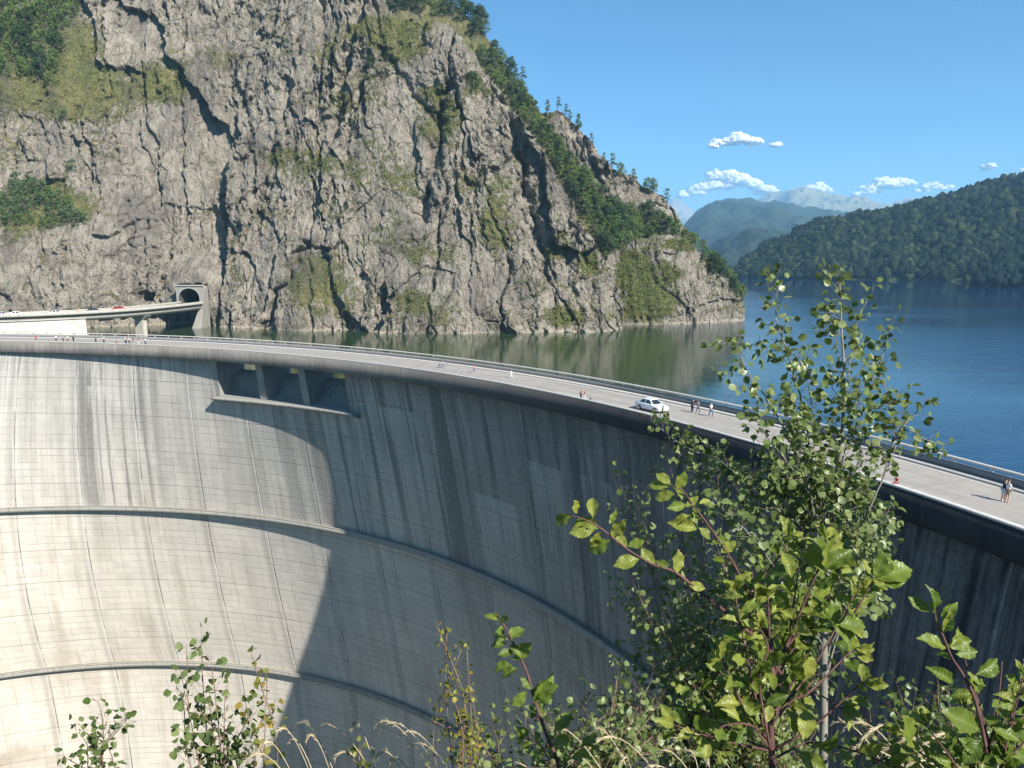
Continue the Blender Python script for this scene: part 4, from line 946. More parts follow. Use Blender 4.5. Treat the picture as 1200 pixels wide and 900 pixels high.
# ================================================================== CARS
M_tyre = plain('tyre_rubber', (.02, .02, .02), .8); M_rim = plain('alloy_rim', (.5, .5, .5), .35, metallic=.8)
M_glass = plain('car_glass', (.02, .025, .03), .08, 0, 1, spec=.8); M_lamp = plain('headlamp_lens', (.75, .78, .8), .1); M_tail = plain('tail_lamp', (.35, .02, .02), .2); M_trim = plain('black_trim', (.03, .03, .03), .5)
def make_car(paint, loc, rz, label, wagon=False, z=0):
    root = tag(empty('car', loc, rz), label, 'car', None)
    L = 2.12; belt = .92
    side = [(-L, .42), (-L + .03, .74), (-L + .12, .90), (-1.35, .95), (1.0, .92), (1.75, .80), (L - .08, .68), (L, .5), (L - .03, .3), (1.75, .24), (-1.8, .24), (-L + .05, .3)]
    mb = MB(); n = len(side); rows = []
    for y, sx, dz_ in ((-.84, .965, -.05), (-.80, .985, -.012), (-.66, 1, 0), (0, 1.012, .015), (.66, 1, 0), (.80, .985, -.012), (.84, .965, -.05)):
        rows.append([(x * sx, y * (1 - .06 * max(0, (abs(x) - 1.3)) ** 1.2), z_ + (dz_ if z_ > .6 else (-dz_ * .6 if z_ < .35 else 0))) for x, z_ in side])
    vs = [p for r_ in rows for p in r_]; fs = [(k * n + i_, k * n + (i_ + 1) % n, (k + 1) * n + (i_ + 1) % n, (k + 1) * n + i_) for k in range(6) for i_ in range(n)] + [tuple(range(n)), tuple(range(6 * n, 7 * n))]
    mb.add(vs, fs); body = mb.build('body', paint, root, True)
    rx0, rx1 = (-1.75 if wagon else -1.0), .32
    bx0, bx1 = (-1.95 if wagon else -1.62), 1.02
    bot = [(bx0, -.74), (bx1, -.72), (bx1, .72), (bx0, .74)]; tp_ = [(rx0, -.56), (rx1, -.57), (rx1, .57), (rx0, .56)]
    mb = MB(); mb.add([(x, y, belt - .02) for x, y in bot] + [(x, y, 1.38) for x, y in tp_] + [(x * .93 - .02, y * .88, 1.43) for x, y in tp_], [(0, 1, 5, 4), (1, 2, 6, 5), (2, 3, 7, 6), (3, 0, 4, 7), (4, 5, 9, 8), (5, 6, 10, 9), (6, 7, 11, 10), (7, 4, 8, 11), (8, 9, 10, 11)])
    mb.build('cabin', paint, root)
    def pane(name, quad, out, sh=.86):
        q = [Vector(a) for a in quad]; c_ = sum(q, Vector()) / 4; o_ = Vector(out)
        pts = [c_ + (a - c_) * sh + o_ * .008 for a in q]; m_ = MB(); m_.add(pts + [a - o_ * .004 for a in pts], [(0, 1, 2, 3), (7, 6, 5, 4), (0, 4, 5, 1), (1, 5, 6, 2), (2, 6, 7, 3), (3, 7, 4, 0)]); m_.build(name, M_glass, root)
    B = [Vector((x, y, belt)) for x, y in bot]; T_ = [Vector((x, y, 1.38)) for x, y in tp_]
    pane('windscreen', (B[1], B[2], T_[2], T_[1]), (.8, 0, .6), .88); pane('rear_window', (B[3], B[0], T_[0], T_[3]), (-.8, 0, .6), .86)
    for sgn, (a, b) in ((-1, (0, 1)), (1, (3, 2))):
        A_, B_, C_, D_ = B[a], B[b], T_[b], T_[a]
        for u0, u1 in ((.08, .47), (.5, .9)):
            pane('side_window', (A_.lerp(B_, u0), A_.lerp(B_, u1), D_.lerp(C_, u1), D_.lerp(C_, u0)), (0, sgn * .93, .35), .9)
    for x in (-1.3, 1.32):
        for y in (-.80, .80):
            w_ = empty('wheel', (x, y, .31)); w_.parent = root
            m_ = MB(); m_.cyl((0, -.10, 0), (0, .10, 0), .31, 20); m_.build('tyre', M_tyre, w_, bevel=.02)
            m_ = MB(); m_.cyl((0, -.113, 0), (0, .113, 0), .2, 14); m_.build('rim', M_rim, w_)
    for y in (-.62, .62):
        m_ = MB(); m_.box((2.02, y * .97, .62), (.16, .34, .14)); m_.build('headlight', M_lamp, root, bevel=.03)
        m_ = MB(); m_.box((-2.05, y * 1.02, .75), (.1, .3, .16)); m_.build('tail_light', M_tail, root, bevel=.02)
        m_ = MB(); m_.box((.82, y * 1.44, .98), (.14, .16, .11)); m_.build('mirror', paint, root, bevel=.03)
    m_ = MB(); m_.box((2.06, 0, .42), (.1, 1.2, .16)); m_.build('grille', M_trim, root, bevel=.02)
    return root
def paint(name, c): return plain(name, c, .25, .02, 1, coat=.6)
P_white, P_red, P_dark = paint('white_paint', (.78, .78, .78)), paint('red_paint', (.55, .03, .03)), paint('dark_paint', (.03, .035, .05))
P_silver = paint('silver_paint', (.5, .5, .5))
def on_deck(px, py, z=0.0):
    p = onz(px, py, z); ph = math.atan2(p[1] - C0[1], p[0] - C0[0]); return ph, math.hypot(p[0] - C0[0], p[1] - C0[1]) - R0, p
ph, dr, p = on_deck(748, 483.5); print('car', dr)
pp = P3(ph, R0 + 2.75, 0.0); make_car(P_white, pp, ph - math.pi / 2, 'white saloon car driving along the crest road of the dam')
for px, d, pt, rev, lb in ((150, 3.0, P_red, 0, 'red car on the viaduct close to the tunnel'), (115, 2.2, P_dark, 0, 'dark car on the viaduct behind the parapet, left of the red car'), (18, 2.2, P_white, 0, 'white car at the left end of the viaduct above the white abutment wall'),
                       (72, 2.2, P_silver, 0, 'silver car on the viaduct left of the dark car'), (4, 2.2, P_silver, 1, 'pale car cut by the left edge of the picture on the viaduct')):
    i = at_near(px); q = NP[i] + nl[i] * d; make_car(pt, (q[0], q[1], 2.035), math.atan2(tg[i][1], tg[i][0]) + math.pi * rev, lb)

# ================================================================== PEOPLE
M_skin = plain('skin', (.48, .30, .21), .6, .05, 4)
CM = {k: plain('cloth_' + k, c, .85, .1, 6) for k, c in dict(white=(.72, .72, .70), black=(.02, .02, .025), navy=(.02, .03, .08), red=(.5, .03, .03), pink=(.75, .12, .2), teal=(.02, .35, .42), blue=(.05, .16, .45), grey=(.3, .3, .32), denim=(.06, .10, .2), pale=(.5, .62, .66), khaki=(.32, .26, .17), lightblue=(.3, .5, .7), orange=(.7, .25, .05), wine=(.3, .05, .07)).items()}
HM = {k: plain('hair_' + k, c, .6, .15, 8) for k, c in dict(dark=(.02, .015, .012), brown=(.08, .045, .025), fair=(.3, .2, .09)).items()}
def skin_mesh(name, chains, mat, parent, sub=1, root=0):
    """chains: list of [(xyz, r), ...]; equal points are merged so that limbs join"""
    idx = {}; vs = []; rs = []; es = []
    for ch in chains:
        last = None
        for p, r_ in ch:
            key = tuple(round(c_, 4) for c_ in p)
            if key not in idx: idx[key] = len(vs); vs.append(p); rs.append(r_)
            if last is not None and last != idx[key]: es.append((last, idx[key]))
            last = idx[key]
    me = bpy.data.meshes.new(name); me.from_pydata(vs, es, []); o = bpy.data.objects.new(name, me); col.objects.link(o)
    md = o.modifiers.new('s', 'SKIN'); md.use_smooth_shade = True
    sv = me.skin_vertices
    if not sv:
        bm = bmesh.new(); bm.from_mesh(me); bm.verts.layers.skin.verify(); bm.to_mesh(me); bm.free(); sv = me.skin_vertices
    for k, r_ in enumerate(rs):
        sv[0].data[k].radius = (r_, r_) if not hasattr(r_, '__len__') else r_; sv[0].data[k].use_root = (k == root)
    if sub: m2 = o.modifiers.new('u', 'SUBSURF'); m2.levels = sub; m2.render_levels = sub
    dg = bpy.context.evaluated_depsgraph_get(); dg.update(); nm = bpy.data.meshes.new_from_object(o.evaluated_get(dg)); bpy.data.objects.remove(o); nm.name = name
    nm.materials.clear(); return link(name, nm, mat, parent)
def person(loc, face, H, shirt, legs, hair, label, pose='stand', shorts=False, group=None, bag=None):
    """face: world angle the person looks along; local +x is forward"""
    root = tag(empty('person', loc, face), label, 'person', group); k = H / 1.75
    S = lambda *a: tuple(c_ * k for c_ in a)
    pel = S(0, 0, .95); lean = .12 if pose == 'rail' else 0.0
    che = S(lean, 0, 1.28); nek = S(lean * 1.2, 0, 1.47); hd0 = S(lean * 1.3 + .01, 0, 1.56); hd1 = S(lean * 1.4 + .02, 0, 1.68)
    st = .22 if pose == 'walk' else .02
    legsP = []; armsP = []
    for sg in (-1, 1):
        f = st * sg
        if pose == 'sit':
            legsP.append([S(0, sg * .09, .52), S(.42, sg * .12, .52), S(.5, sg * .12, .08), S(.63, sg * .13, .04)])
        else: legsP.append([S(0, sg * .09, .90), S(f * .5 + .03, sg * .10, .50), S(f - .02, sg * .11, .09), S(f + .13, sg * .12, .04)])
    if pose == 'sit':
        pel = S(0, 0, .56); che = S(.04, 0, .88); nek = S(.06, 0, 1.07); hd0 = S(.08, 0, 1.16); hd1 = S(.1, 0, 1.28)
    zc = che[2] / k; xc = che[0] / k
    for sg in (-1, 1):
        sh = S(xc, sg * .18, zc + .10)
        if pose == 'rail': a_ = [sh, S(xc + .10, sg * .24, zc - .16), S(xc + .34, sg * .16, zc - .20), S(xc + .43, sg * .14, zc - .19)]
        elif pose == 'hold': a_ = [sh, S(xc + .05, sg * .25, zc - .18), S(xc + .28, sg * .12, zc + .10), S(xc + .33, sg * .08, zc + .18)]
        elif pose == 'walk': a_ = [sh, S(xc - sg * .12, sg * .24, zc - .18), S(xc - sg * .2 + .06, sg * .25, zc - .42), S(xc - sg * .2 + .1, sg * .25, zc - .50)]
        elif pose == 'sit': a_ = [sh, S(xc + .08, sg * .24, zc - .15), S(xc + .3, sg * .16, zc - .28), S(xc + .38, sg * .14, zc - .3)]
        else: a_ = [sh, S(xc + .0, sg * .24, zc - .18), S(xc + .08, sg * .25, zc - .42), S(xc + .10, sg * .25, zc - .51)]
        armsP.append(a_)
    r = lambda *a: tuple(c_ * k for c_ in a)
    ch = [[(pel, r(.13, .10)), (che, r(.14, .095)), (nek, r(.05, .05)), (hd0, r(.075, .075)), (hd1, r(.075, .08))]]
    for sg, L_ in zip((-1, 1), legsP): ch.append([(pel, r(.13, .10)), (L_[0], .082 * k), (L_[1], .058 * k), (L_[2], .04 * k), (L_[3], .035 * k)])
    for a_ in armsP: ch.append([(che, r(.14, .095)), (a_[0], .05 * k), (a_[1], .038 * k), (a_[2], .03 * k), (a_[3], .026 * k)])
    skin_mesh('body', ch, M_skin, root)
    ch = [[(pel, r(.145, .12)), (che, r(.16, .115)), (S(nek[0] / k, 0, nek[2] / k - .06), r(.07, .07))]]
    for a_ in armsP:
        e = tuple(a_[0][q_] * .35 + a_[1][q_] * .65 for q_ in range(3)); ch.append([(che, r(.16, .115)), (a_[0], .062 * k), (e, .052 * k)])
    skin_mesh('shirt', ch, CM[shirt], root)
    ch = []
    for L_ in legsP:
        e = L_[2] if not shorts else tuple(L_[0][q_] * .1 + L_[1][q_] * .9 for q_ in range(3))
        c_ = [(pel, r(.15, .125)), (L_[0], .10 * k)] + ([(L_[1], .072 * k)] if not shorts else []) + [(e, (.055 if not shorts else .075) * k)]; ch.append(c_)
    skin_mesh('shorts' if shorts else 'trousers', ch, CM[legs], root)
    hm = MB(); bm = bmesh.new(); bmesh.ops.create_icosphere(bm, subdivisions=2, radius=1)
    vs = [(hd1[0] + (v.co.x * .098 - .018) * k, hd1[1] + v.co.y * .088 * k, hd1[2] + (v.co.z * .10 + .008) * k) for v in bm.verts]; fs = [tuple(v.index for v in f.verts) for f in bm.faces if not (f.calc_center_median().x > .15 and f.calc_center_median().z < .35) and f.calc_center_median().z > -.7]
    bm.free(); hm.add(vs, fs); hm.build('hair', HM[hair], root, True)
    for L_ in legsP:
        m_ = MB(); m_.box((L_[2][0] + .07 * k, L_[2][1], .035 * k), (.27 * k, .10 * k, .07 * k)); m_.build('shoe', CM['white' if shirt != 'white' else 'grey'], root, bevel=.02 * k)
    if bag: m_ = MB(); m_.box(((che[0] / k - .2) * k, 0, (zc - .02) * k), (.16 * k, .3 * k, .42 * k)); tag(m_.build('backpack', CM[bag], root, bevel=.05 * k))
    return root
def ppl(px, py, H, shirt, legs, hair, label, pose='stand', face=None, shorts=False, z=0.0, snap=None, **kw):
    ph, dr, p = on_deck(px, py, z)
    if snap is not None: p = P3(ph, R0 + snap, z)
    f = ph if face is None else ph + R(face)       # 0: looks at the lake, 180: looks down the dam, 90 / -90 along the road
    return person(p, f, H, shirt, legs, hair, label, pose, shorts, **kw)
# right: couple leaning on the parapet
ppl(1175, 587.5, 1.76, 'navy', 'pale', 'dark', 'person in dark blue top and pale shorts looking over the parapet at the lake', 'rail', shorts=True)
ppl(1180, 588.8, 1.80, 'white', 'khaki', 'brown', 'person in white shirt and khaki shorts beside the one in dark blue at the parapet', 'stand', -8, shorts=True)
ppl(811, 483.5, 1.62, 'black', 'black', 'dark', 'person all in black by the parapet right of the white saloon', 'rail')
ppl(818, 484.5, 1.55, 'navy', 'denim', 'brown', 'person in navy top walking next to the one in black by the parapet', 'walk', 90)
ppl(833, 488, 1.66, 'white', 'denim', 'dark', 'person in white shirt and jeans walking along the parapet', 'walk', -90)
ppl(599, 443, 1.25, 'white', 'white', 'fair', 'small figure all in white walking beside the parapet', 'walk', -90)
ppl(555.5, 436.5, 1.25, 'pink', 'denim', 'brown', 'small figure in bright pink top beside the parapet', 'walk', 90)
ppl(535.5, 440.5, .95, 'white', 'grey', 'fair', 'small white figure seated on the downstream edge of the road', 'sit', 180, snap=.8)
ppl(519, 431.5, 1.3, 'teal', 'denim', 'brown', 'figure in turquoise top in the middle of the group of three by the parapet', 'walk', -90)
ppl(524, 432, 1.2, 'blue', 'grey', 'dark', 'figure in blue top at the right of the group of three by the parapet', 'stand', -60)
ppl(515, 431.5, 1.15, 'wine', 'navy', 'dark', 'figure in dark red top at the left of the group of three by the parapet', 'walk', -90)
ppl(686, 467, 1.3, 'red', 'navy', 'dark', 'person in red top at the road edge, leftmost of the trio near the car', 'hold', 180, snap=.75)
ppl(690, 467.5, 1.25, 'wine', 'white', 'fair', 'person in wine red top, middle of the trio near the car', 'stand', 150, snap=.95)
ppl(698, 469.5, 1.2, 'white', 'navy', 'dark', 'person in white top and dark trousers, rightmost of the trio near the car', 'sit', 180, snap=.8)
ppl(1049, 571, 1.3, 'red', 'wine', 'dark', 'person in red sitting on the road edge behind the tree', 'sit', 180, snap=.6)
left = [(35, 'red', 'wine', 'dark', 'walk', 180, 'figure in red standing alone at far left on the crest road', 1.6), (64, 'white', 'navy', 'dark', 'stand', 200, 'person in white top, first from the left in the left-hand group on the crest road', 1.6), (69, 'pale', 'grey', 'fair', 'hold', 180, 'person in pale top, second from the left in the left-hand group on the crest road', 1.5),
        (73, 'grey', 'black', 'dark', 'stand', 160, 'person in grey top, third in the left-hand group on the crest road', 1.55), (78, 'white', 'wine', 'brown', 'stand', 190, 'person in white top and wine trousers, fourth in the left-hand group on the crest road', 1.6), (85, 'black', 'black', 'dark', 'hold', 180, 'tall person in black closing the left-hand group on the crest road', 1.75),
        (118, 'black', 'navy', 'dark', 'stand', 180, 'person in black, left of the pair below the dark gap of the viaduct', 1.6), (123, 'white', 'black', 'dark', 'hold', 200, 'person in white and black, right of the pair below the dark gap of the viaduct', 1.6), (141, 'red', 'navy', 'dark', 'sit', 180, 'small person in red between the two larger groups on the crest road', 1.2),
        (153, 'white', 'grey', 'brown', 'stand', 180, 'person in white at the left end of the group below the viaduct pier', 1.75), (158, 'grey', 'navy', 'dark', 'hold', 170, 'person in grey, second of the group below the viaduct pier', 1.5), (161, 'pale', 'black', 'dark', 'stand', 200, 'person in pale top, third of the group below the viaduct pier', 1.6),
        (167, 'black', 'grey', 'dark', 'stand', 180, 'person in black, fourth of the group below the viaduct pier', 1.5), (175, 'navy', 'white', 'fair', 'hold', 160, 'person in navy top and white trousers, fifth of the group below the viaduct pier', 1.45), (183, 'wine', 'black', 'dark', 'stand', 190, 'person in wine top near the right end of the group below the viaduct pier', 1.5), (187, 'white', 'denim', 'brown', 'stand', 180, 'person in white top and jeans, last on the right below the viaduct pier', 1.65)]
for px, a, b, c_, po_, fc, lb, H in left: ppl(px, 401.5 if px < 120 else 402.5, H, a, b, c_, lb, po_, fc, snap=random.uniform(.75, 1.5))
for px, a, lb in ((53, 'white', 'person in white standing on the viaduct between the white and the silver car'), (92, 'orange', 'person in orange standing on the viaduct behind its parapet')):
    i = at_near(px); q = NP[i] + nl[i] * .75; person((q[0], q[1], 2.035), -1.2, 1.7, a, 'denim', 'dark', lb)
# ================================================================== PLANTS IN FRONT
def leaf_template(rows, w, serr=0.0, fold=.18, droop=.2, wave=0.0, cols=3):
    V = []; UV = []; Fs = []
    ys = np.linspace(0, 1, rows)
    for i, y in enumerate(ys):
        ww = float(np.interp(y, *np.array(w).T))
        if serr and 0 < i < rows - 1: ww *= 1 + (serr if i % 2 else -serr)
        for c_ in np.linspace(-1, 1, cols):
            yy = y - (serr * .25 if (serr and abs(c_) == 1 and i % 2 == 0) else 0)
            V.append((c_ * ww, yy, abs(c_) * ww * fold * 2 - droop * y * y + (wave * math.sin(y * 17 + (c_ > 0) * 2) * abs(c_) ** 2)))
            UV.append((c_ * ww, y))
    for i in range(rows - 1):
        for j_ in range(cols - 1):
            a = i * cols + j_; Fs.append((a, a + 1, a + cols + 1, a + cols))
    return np.array(V), np.array(Fs), np.array(UV)
T_ASPEN = [leaf_template(6, [(0, .02), (.12, .30), (.32, .45), (.55, .44), (.8, .28), (1, .01)], 0, f_, d_) for f_, d_ in ((.12, .05), (.25, .18), (-.08, .12))]
PLW = [(0, .015), (.08, .06), (.22, .17), (.42, .255), (.58, .27), (.75, .215), (.90, .09), (1, .0)]
T_PLUM = [leaf_template(19, PLW, .07, f_, d_, w_, 5) for f_, d_, w_ in ((.2, .16, .03), (.42, .42, .045), (.12, -.12, .04))]
class Plant:
    def __init__(s, seed): s.r = np.random.default_rng(seed); s.wood = MB(); s.L = []; s.pet = []
    def unit(s, v): v = np.asarray(v, float); return v / (np.linalg.norm(v) + 1e-9)
    def rnd(s): return s.unit(s.r.normal(size=3))
    def leaf(s, P, D, N, size, k, tint):
        # keep the pale trunk free of leaves on the side one sees it from
        q = np.asarray(P) + s.unit(D) * size * .5; dp = q[1] * CT - (q[2] - CZ) * ST; w_ = q[1] * ST + (q[2] - CZ) * CT
        if dp < 4.2 and abs(600 + F * q[0] / dp - 966) < 6 + F * size * .42 / dp and 735 < 450 - F * w_ / dp < 868 and dp > 2.0: return
        if dp <= 2.0 and abs(600 + F * q[0] / dp - 967) < 20 and 738 < 450 - F * w_ / dp < 872: return
        s.L.append((P, s.unit(D), N, size, k, tint))
    def smooth(s, pts, n=6):
        pts = [np.asarray(p, float) for p in pts]
        if len(pts) == 2: return [pts[0] + (pts[1] - pts[0]) * t_ for t_ in np.linspace(0, 1, n)]
        Q = [2 * pts[0] - pts[1]] + pts + [2 * pts[-1] - pts[-2]]; out = []
        for i in range(1, len(Q) - 2):
            a, b, c, d = Q[i - 1:i + 3]
            for t_ in np.linspace(0, 1, n, endpoint=False): out.append(.5 * (2 * b + (c - a) * t_ + (2 * a - 5 * b + 4 * c - d) * t_ ** 2 + (3 * b - a - 3 * c + d) * t_ ** 3))
        return out + [pts[-1]]
    def walk(s, pts):
        P = np.array(pts); seg = np.linalg.norm(np.diff(P, axis=0), axis=1); cum = np.concatenate([[0], np.cumsum(seg)])
        def f(q):
            i = min(len(seg) - 1, max(0, int(np.searchsorted(cum, q) - 1))); u = (q - cum[i]) / (seg[i] + 1e-9); return P[i] + (P[i + 1] - P[i]) * u, s.unit(P[i + 1] - P[i])
        return f, cum[-1]
    def put_leaf(s, p, t, side, size, tint, pl=.8, up=.35):
        """petiole then blade"""
        d = s.unit(side * .9 + t * .45 + s.rnd() * .35); q = p + d * size * pl
        s.wood.tube([p, q], [size * .018, size * .013], 3, False)
        D = s.unit(d * .7 + s.rnd() * .5 + np.array([0, 0, -.45])); N = s.rnd() + np.array([0, 0, up]) + np.array([SUN_H[0], SUN_H[1], 0]) * .25
        s.leaf(q, D, N, size, s.r.integers(0, 3), tint)
    def twig(s, p, d, ln, size, gap, r0, tb=.5, depth=0, tv=.22):
        d = s.unit(d); bend = s.rnd() * .25 + np.array([0, 0, .22]); pts = [p]
        for i in range(4): d = s.unit(d + bend * .35 + s.rnd() * .12); pts.append(pts[-1] + d * ln / 4)
        pts = s.smooth(pts, 3); s.wood.tube(pts, list(np.linspace(r0, r0 * .45, len(pts))), 4, False)
        f, L_ = s.walk(pts); q = ln * .12; sd = s.rnd()
        while q < L_:
            pp, t = f(q); sd = s.unit(np.cross(t, sd) * .75 + np.cross(t, s.rnd()) * .6) * 1.0
            s.put_leaf(pp, t, sd, size * s.r.uniform(.62, 1.12), float(np.clip(tb + s.r.normal() * tv, 0, 1)))
            if depth > 0 and s.r.uniform() < .30: s.twig(pp, t * .6 + sd, ln * .5, size, gap, r0 * .6, tb, depth - 1, tv)
            q += gap * s.r.uniform(.7, 1.3)
        s.put_leaf(pts[-1], d, s.rnd(), size * .8, tb)
    def branch(s, pts, r0, r1, frm=.15, tgap=.10, tlen=(.12, .3), size=.045, gap=.032, tb=.5, depth=0, tip=1.0, n=6, sides=7, tv=.22):
        pts = s.smooth(pts, n); P = np.array(pts); P[1:-1] += s.r.normal(size=P[1:-1].shape) * r0 * .35
        s.wood.tube([tuple(p) for p in P], list(np.linspace(r0, r1, len(P))), sides)
        f, L_ = s.walk(P); q = L_ * frm
        while q < L_:
            pp, t = f(q); sd = np.cross(t, s.rnd()); sd = s.unit(sd); u = (q / L_)
            ln = s.r.uniform(*tlen) * (1.15 - .65 * u)
            s.twig(pp, t * .75 + sd, ln, size, gap, max(r1 * .7, .0012), tb, depth, tv); q += tgap * s.r.uniform(.6, 1.4)
        s.twig(P[-1], P[-1] - P[-3], tlen[0] * tip, size, gap, r1 * .8, tb, 0, tv)
    def build(s, name, label, cat, base, bark, lm, templ, parts=('stem', 'leaves'), group=None):
        root = tag(empty(name, base), label, cat, group); b = np.asarray(base, float)
        s.wood.v = [(x - b[0], y - b[1], z - b[2]) for x, y, z in s.wood.v]; s.wood.build(parts[0], bark, root, True)
        Vs = []; Fs = []; U = []; T = []; off = 0
        for k in range(len(templ)):
            LL = [l for l in s.L if l[4] == k]
            if not LL: continue
            TV, TF, TU = templ[k]; n = len(LL)
            P = np.array([l[0] for l in LL]); D = np.array([l[1] for l in LL]); N = np.array([l[2] for l in LL]); S = np.array([l[3] for l in LL]); ti = np.array([l[5] for l in LL])
            A = np.cross(D, N); A /= np.linalg.norm(A, axis=1)[:, None] + 1e-9; N = np.cross(A, D)
            W = s.r.uniform(.88, 1.12, n)
            V = P[:, None] + S[:, None, None] * (TV[None, :, 0, None] * A[:, None] * W[:, None, None] + TV[None, :, 1, None] * D[:, None] + TV[None, :, 2, None] * N[:, None])
            Vs.append(V.reshape(-1, 3)); Fs.append((TF[None] + (np.arange(n) * len(TV))[:, None, None]).reshape(-1, 4) + off); off += n * len(TV)
            U.append(np.tile(TU, (n, 1))); T.append(np.repeat(ti, len(TV)))
        link(parts[1], mesh_np(parts[1], np.concatenate(Vs) - b, np.concatenate(Fs), True, np.concatenate(U), {'tint': np.concatenate(T)}), lm, root)
        return root
M_aspenbark = bark_mat('pale_aspen_bark', (.27, .26, .22), (.16, .15, .12), 30)
M_twigbark = bark_mat('thin_brown_twig', (.16, .10, .07), (.24, .17, .11), 40)
M_plumbark = bark_mat('purple_brown_shoot', (.085, .042, .042), (.15, .085, .07), 60)
M_aspenleaf = leaf_mat('aspen_leaf', [(.045, .080, .022), (.11, .16, .045), (.19, .245, .08), (.30, .34, .15)], .36, .32, 30)
M_yellowleaf = leaf_mat('yellowing_leaf', [(.07, .10, .02), (.16, .18, .03), (.30, .27, .04), (.36, .24, .05)], .5, .3, 30)
M_plumleaf = leaf_mat('plum_leaf', [(.040, .080, .018), (.095, .155, .024), (.19, .25, .036), (.34, .36, .07)], .38, .40, 25, True)
def px3(L_, d):
    """polyline of (px, py[, extra depth]) at about d metres"""
    return [at(p[0], p[1], d + (p[2] if len(p) > 2 else 0)) for p in L_]
def ground_at(p):
    return np.array([p[0], p[1], float(ground_h(np.array([p[0]]), np.array([p[1]]))[0]) - .1])

# tall aspen sapling ---------------------------------------------------------
A = Plant(11); d = 4.0
trunk = px3([(985, 332), (986, 380), (989, 433), (988, 487), (986, 520), (977, 590), (970, 660), (966, 740), (965, 860), (964, 960)], d)[::-1]
base = ground_at(trunk[0]); trunk = [base, base * .5 + trunk[0] * .5] + trunk
sm = A.smooth(trunk, 6); n_ = len(sm); A.wood.tube([tuple(p) for p in sm], list(np.interp(np.linspace(0, 1, n_), [0, .3, .55, 1], [.028, .021, .012, .0025])), 9)
f_, L_ = A.walk(sm); q = L_ * .50
while q < L_:
    pp, t = f_(q); u = (q - L_ * .5) / (L_ * .5); sd = A.unit(np.cross(t, A.rnd()))
    A.twig(pp, t * .8 + sd, A.r.uniform(.12, .30) * (1.2 - .7 * u), .044, .027, .003, .65, 1); q += .055 * A.r.uniform(.6, 1.4)
for pl, r0, fr, tl, tg_, dp in (
        ([(968, 700), (962, 610), (945, 500), (933, 447), (917, 397), (908, 362, .05), (913, 335, .05)], .010, .25, (.08, .22), .055, 0),
        ([(966, 680), (945, 560, -.1), (915, 495, -.15), (897, 465, -.2), (880, 442, -.2), (866, 415, -.2)], .008, .25, (.09, .24), .052, 0),
        ([(970, 720), (1000, 640, -.1), (1032, 565, -.15), (1046, 520, -.15), (1047, 500, -.15), (1040, 463, -.2), (1032, 440, -.2)], .008, .2, (.07, .18), .06, 0),
        ([(1040, 548, -.15), (1060, 505, -.1), (1085, 515, -.05), (1100, 520, 0)], .004, .2, (.05, .10), .05, 0),
        ([(1046, 520, -.15), (1062, 495, -.1), (1078, 480, -.1), (1084, 474, -.1)], .004, .3, (.05, .10), .05, 0),
        ([(966, 690), (920, 590, .1), (880, 560, .15), (840, 540, .2), (800, 522, .25), (772, 500, .3)], .008, .2, (.08, .24), .05, 0),
        ([(968, 650), (1000, 480, .2), (1025, 440, .2), (1040, 400, .2), (1045, 380, .2)], .005, .4, (.06, .16), .07, 0),
        ([(975, 600), (940, 430, .15), (900, 410, .2), (872, 402, .2), (845, 402, .2)], .004, .45, (.05, .12), .07, 0),
        ([(980, 540), (1000, 400, .1), (1010, 365, .1), (1020, 345, .1)], .004, .4, (.06, .14), .06, 0),
        ([(968, 740), (1000, 690, -.3), (1020, 640, -.4), (1035, 610, -.4)], .006, .2, (.10, .24), .05, 0),
        ([(966, 760), (930, 700, -.3), (890, 640, -.4), (850, 600, -.4)], .006, .2, (.10, .26), .05, 0),
        ([(966, 790), (940, 640, .3), (930, 580, .35), (960, 545, .35)], .006, .3, (.10, .26), .045, 0),
        ([(966, 800), (1005, 660, .3), (1010, 600, .3), (1000, 560, .3)], .006, .3, (.10, .24), .045, 0)):
    A.branch(px3(pl, d), r0 * .75, .0018, fr, tg_ * .8, tl, .044, .027, .68, 1)
for (x, y) in [(890, 500), (1020, 520), (850, 545), (820, 550), (900, 560), (930, 540), (960, 560), (1000, 580), (1020, 620), (900, 620), (940, 610), (985, 640), (1030, 660), (880, 590), (950, 500), (1010, 530), (925, 660), (1000, 690), (870, 640), (890, 520)]:
    dd = A.r.uniform(-.4, .45); A.branch(px3([(967, y + 110), (967 * .6 + x * .4, y + 60, dd * .5), (x, y, dd)], d), .005, .0018, .3, .045, (.07, .22), .044, .027, .66, 0)
A.build('aspen_sapling', 'tall aspen sapling with pale trunk and round leaves rising over the crest road', 'tree', base, M_aspenbark, M_aspenleaf, T_ASPEN, ('trunk', 'crown'))

def fill_bush(seed, base_px, d0, targets, label, name='aspen_shrub', mat=None, size=.042, tl=(.12, .30), tg_=.055, tb=.45, r0=.008, spread=.5, jitter=20, bark=None, cat='shrub', frm=.3, up=80, tv=.22):
    B = Plant(seed); b0 = at(base_px[0], base_px[1], d0); base = ground_at(b0)
    B.wood.tube([tuple(base), tuple(b0 * .6 + base * .4), tuple(b0)], [r0 * 2.4, r0 * 2, r0 * 1.5], 8)
    for (px, py, *rest) in targets:
        dd = d0 + (rest[0] if rest else B.r.uniform(-spread, spread))
        t1 = at(px + B.r.normal() * jitter * .3, py + B.r.normal() * jitter * .3, dd); mid = b0 * .5 + t1 * .5 + np.array([0, 0, .10 + up / 900.0 * B.r.uniform(-1, 1)]) + B.rnd() * .10
        B.branch([b0, b0 * .75 + mid * .25 + B.rnd() * .04, mid, t1], r0 * B.r.uniform(.6, 1), .0018, frm, tg_, tl, size, size * .68, tb, 0, tv=tv)
    return B.build(name, label, cat, base, bark or M_twigbark, mat or M_aspenleaf, T_ASPEN)
rr2 = random.Random(5)
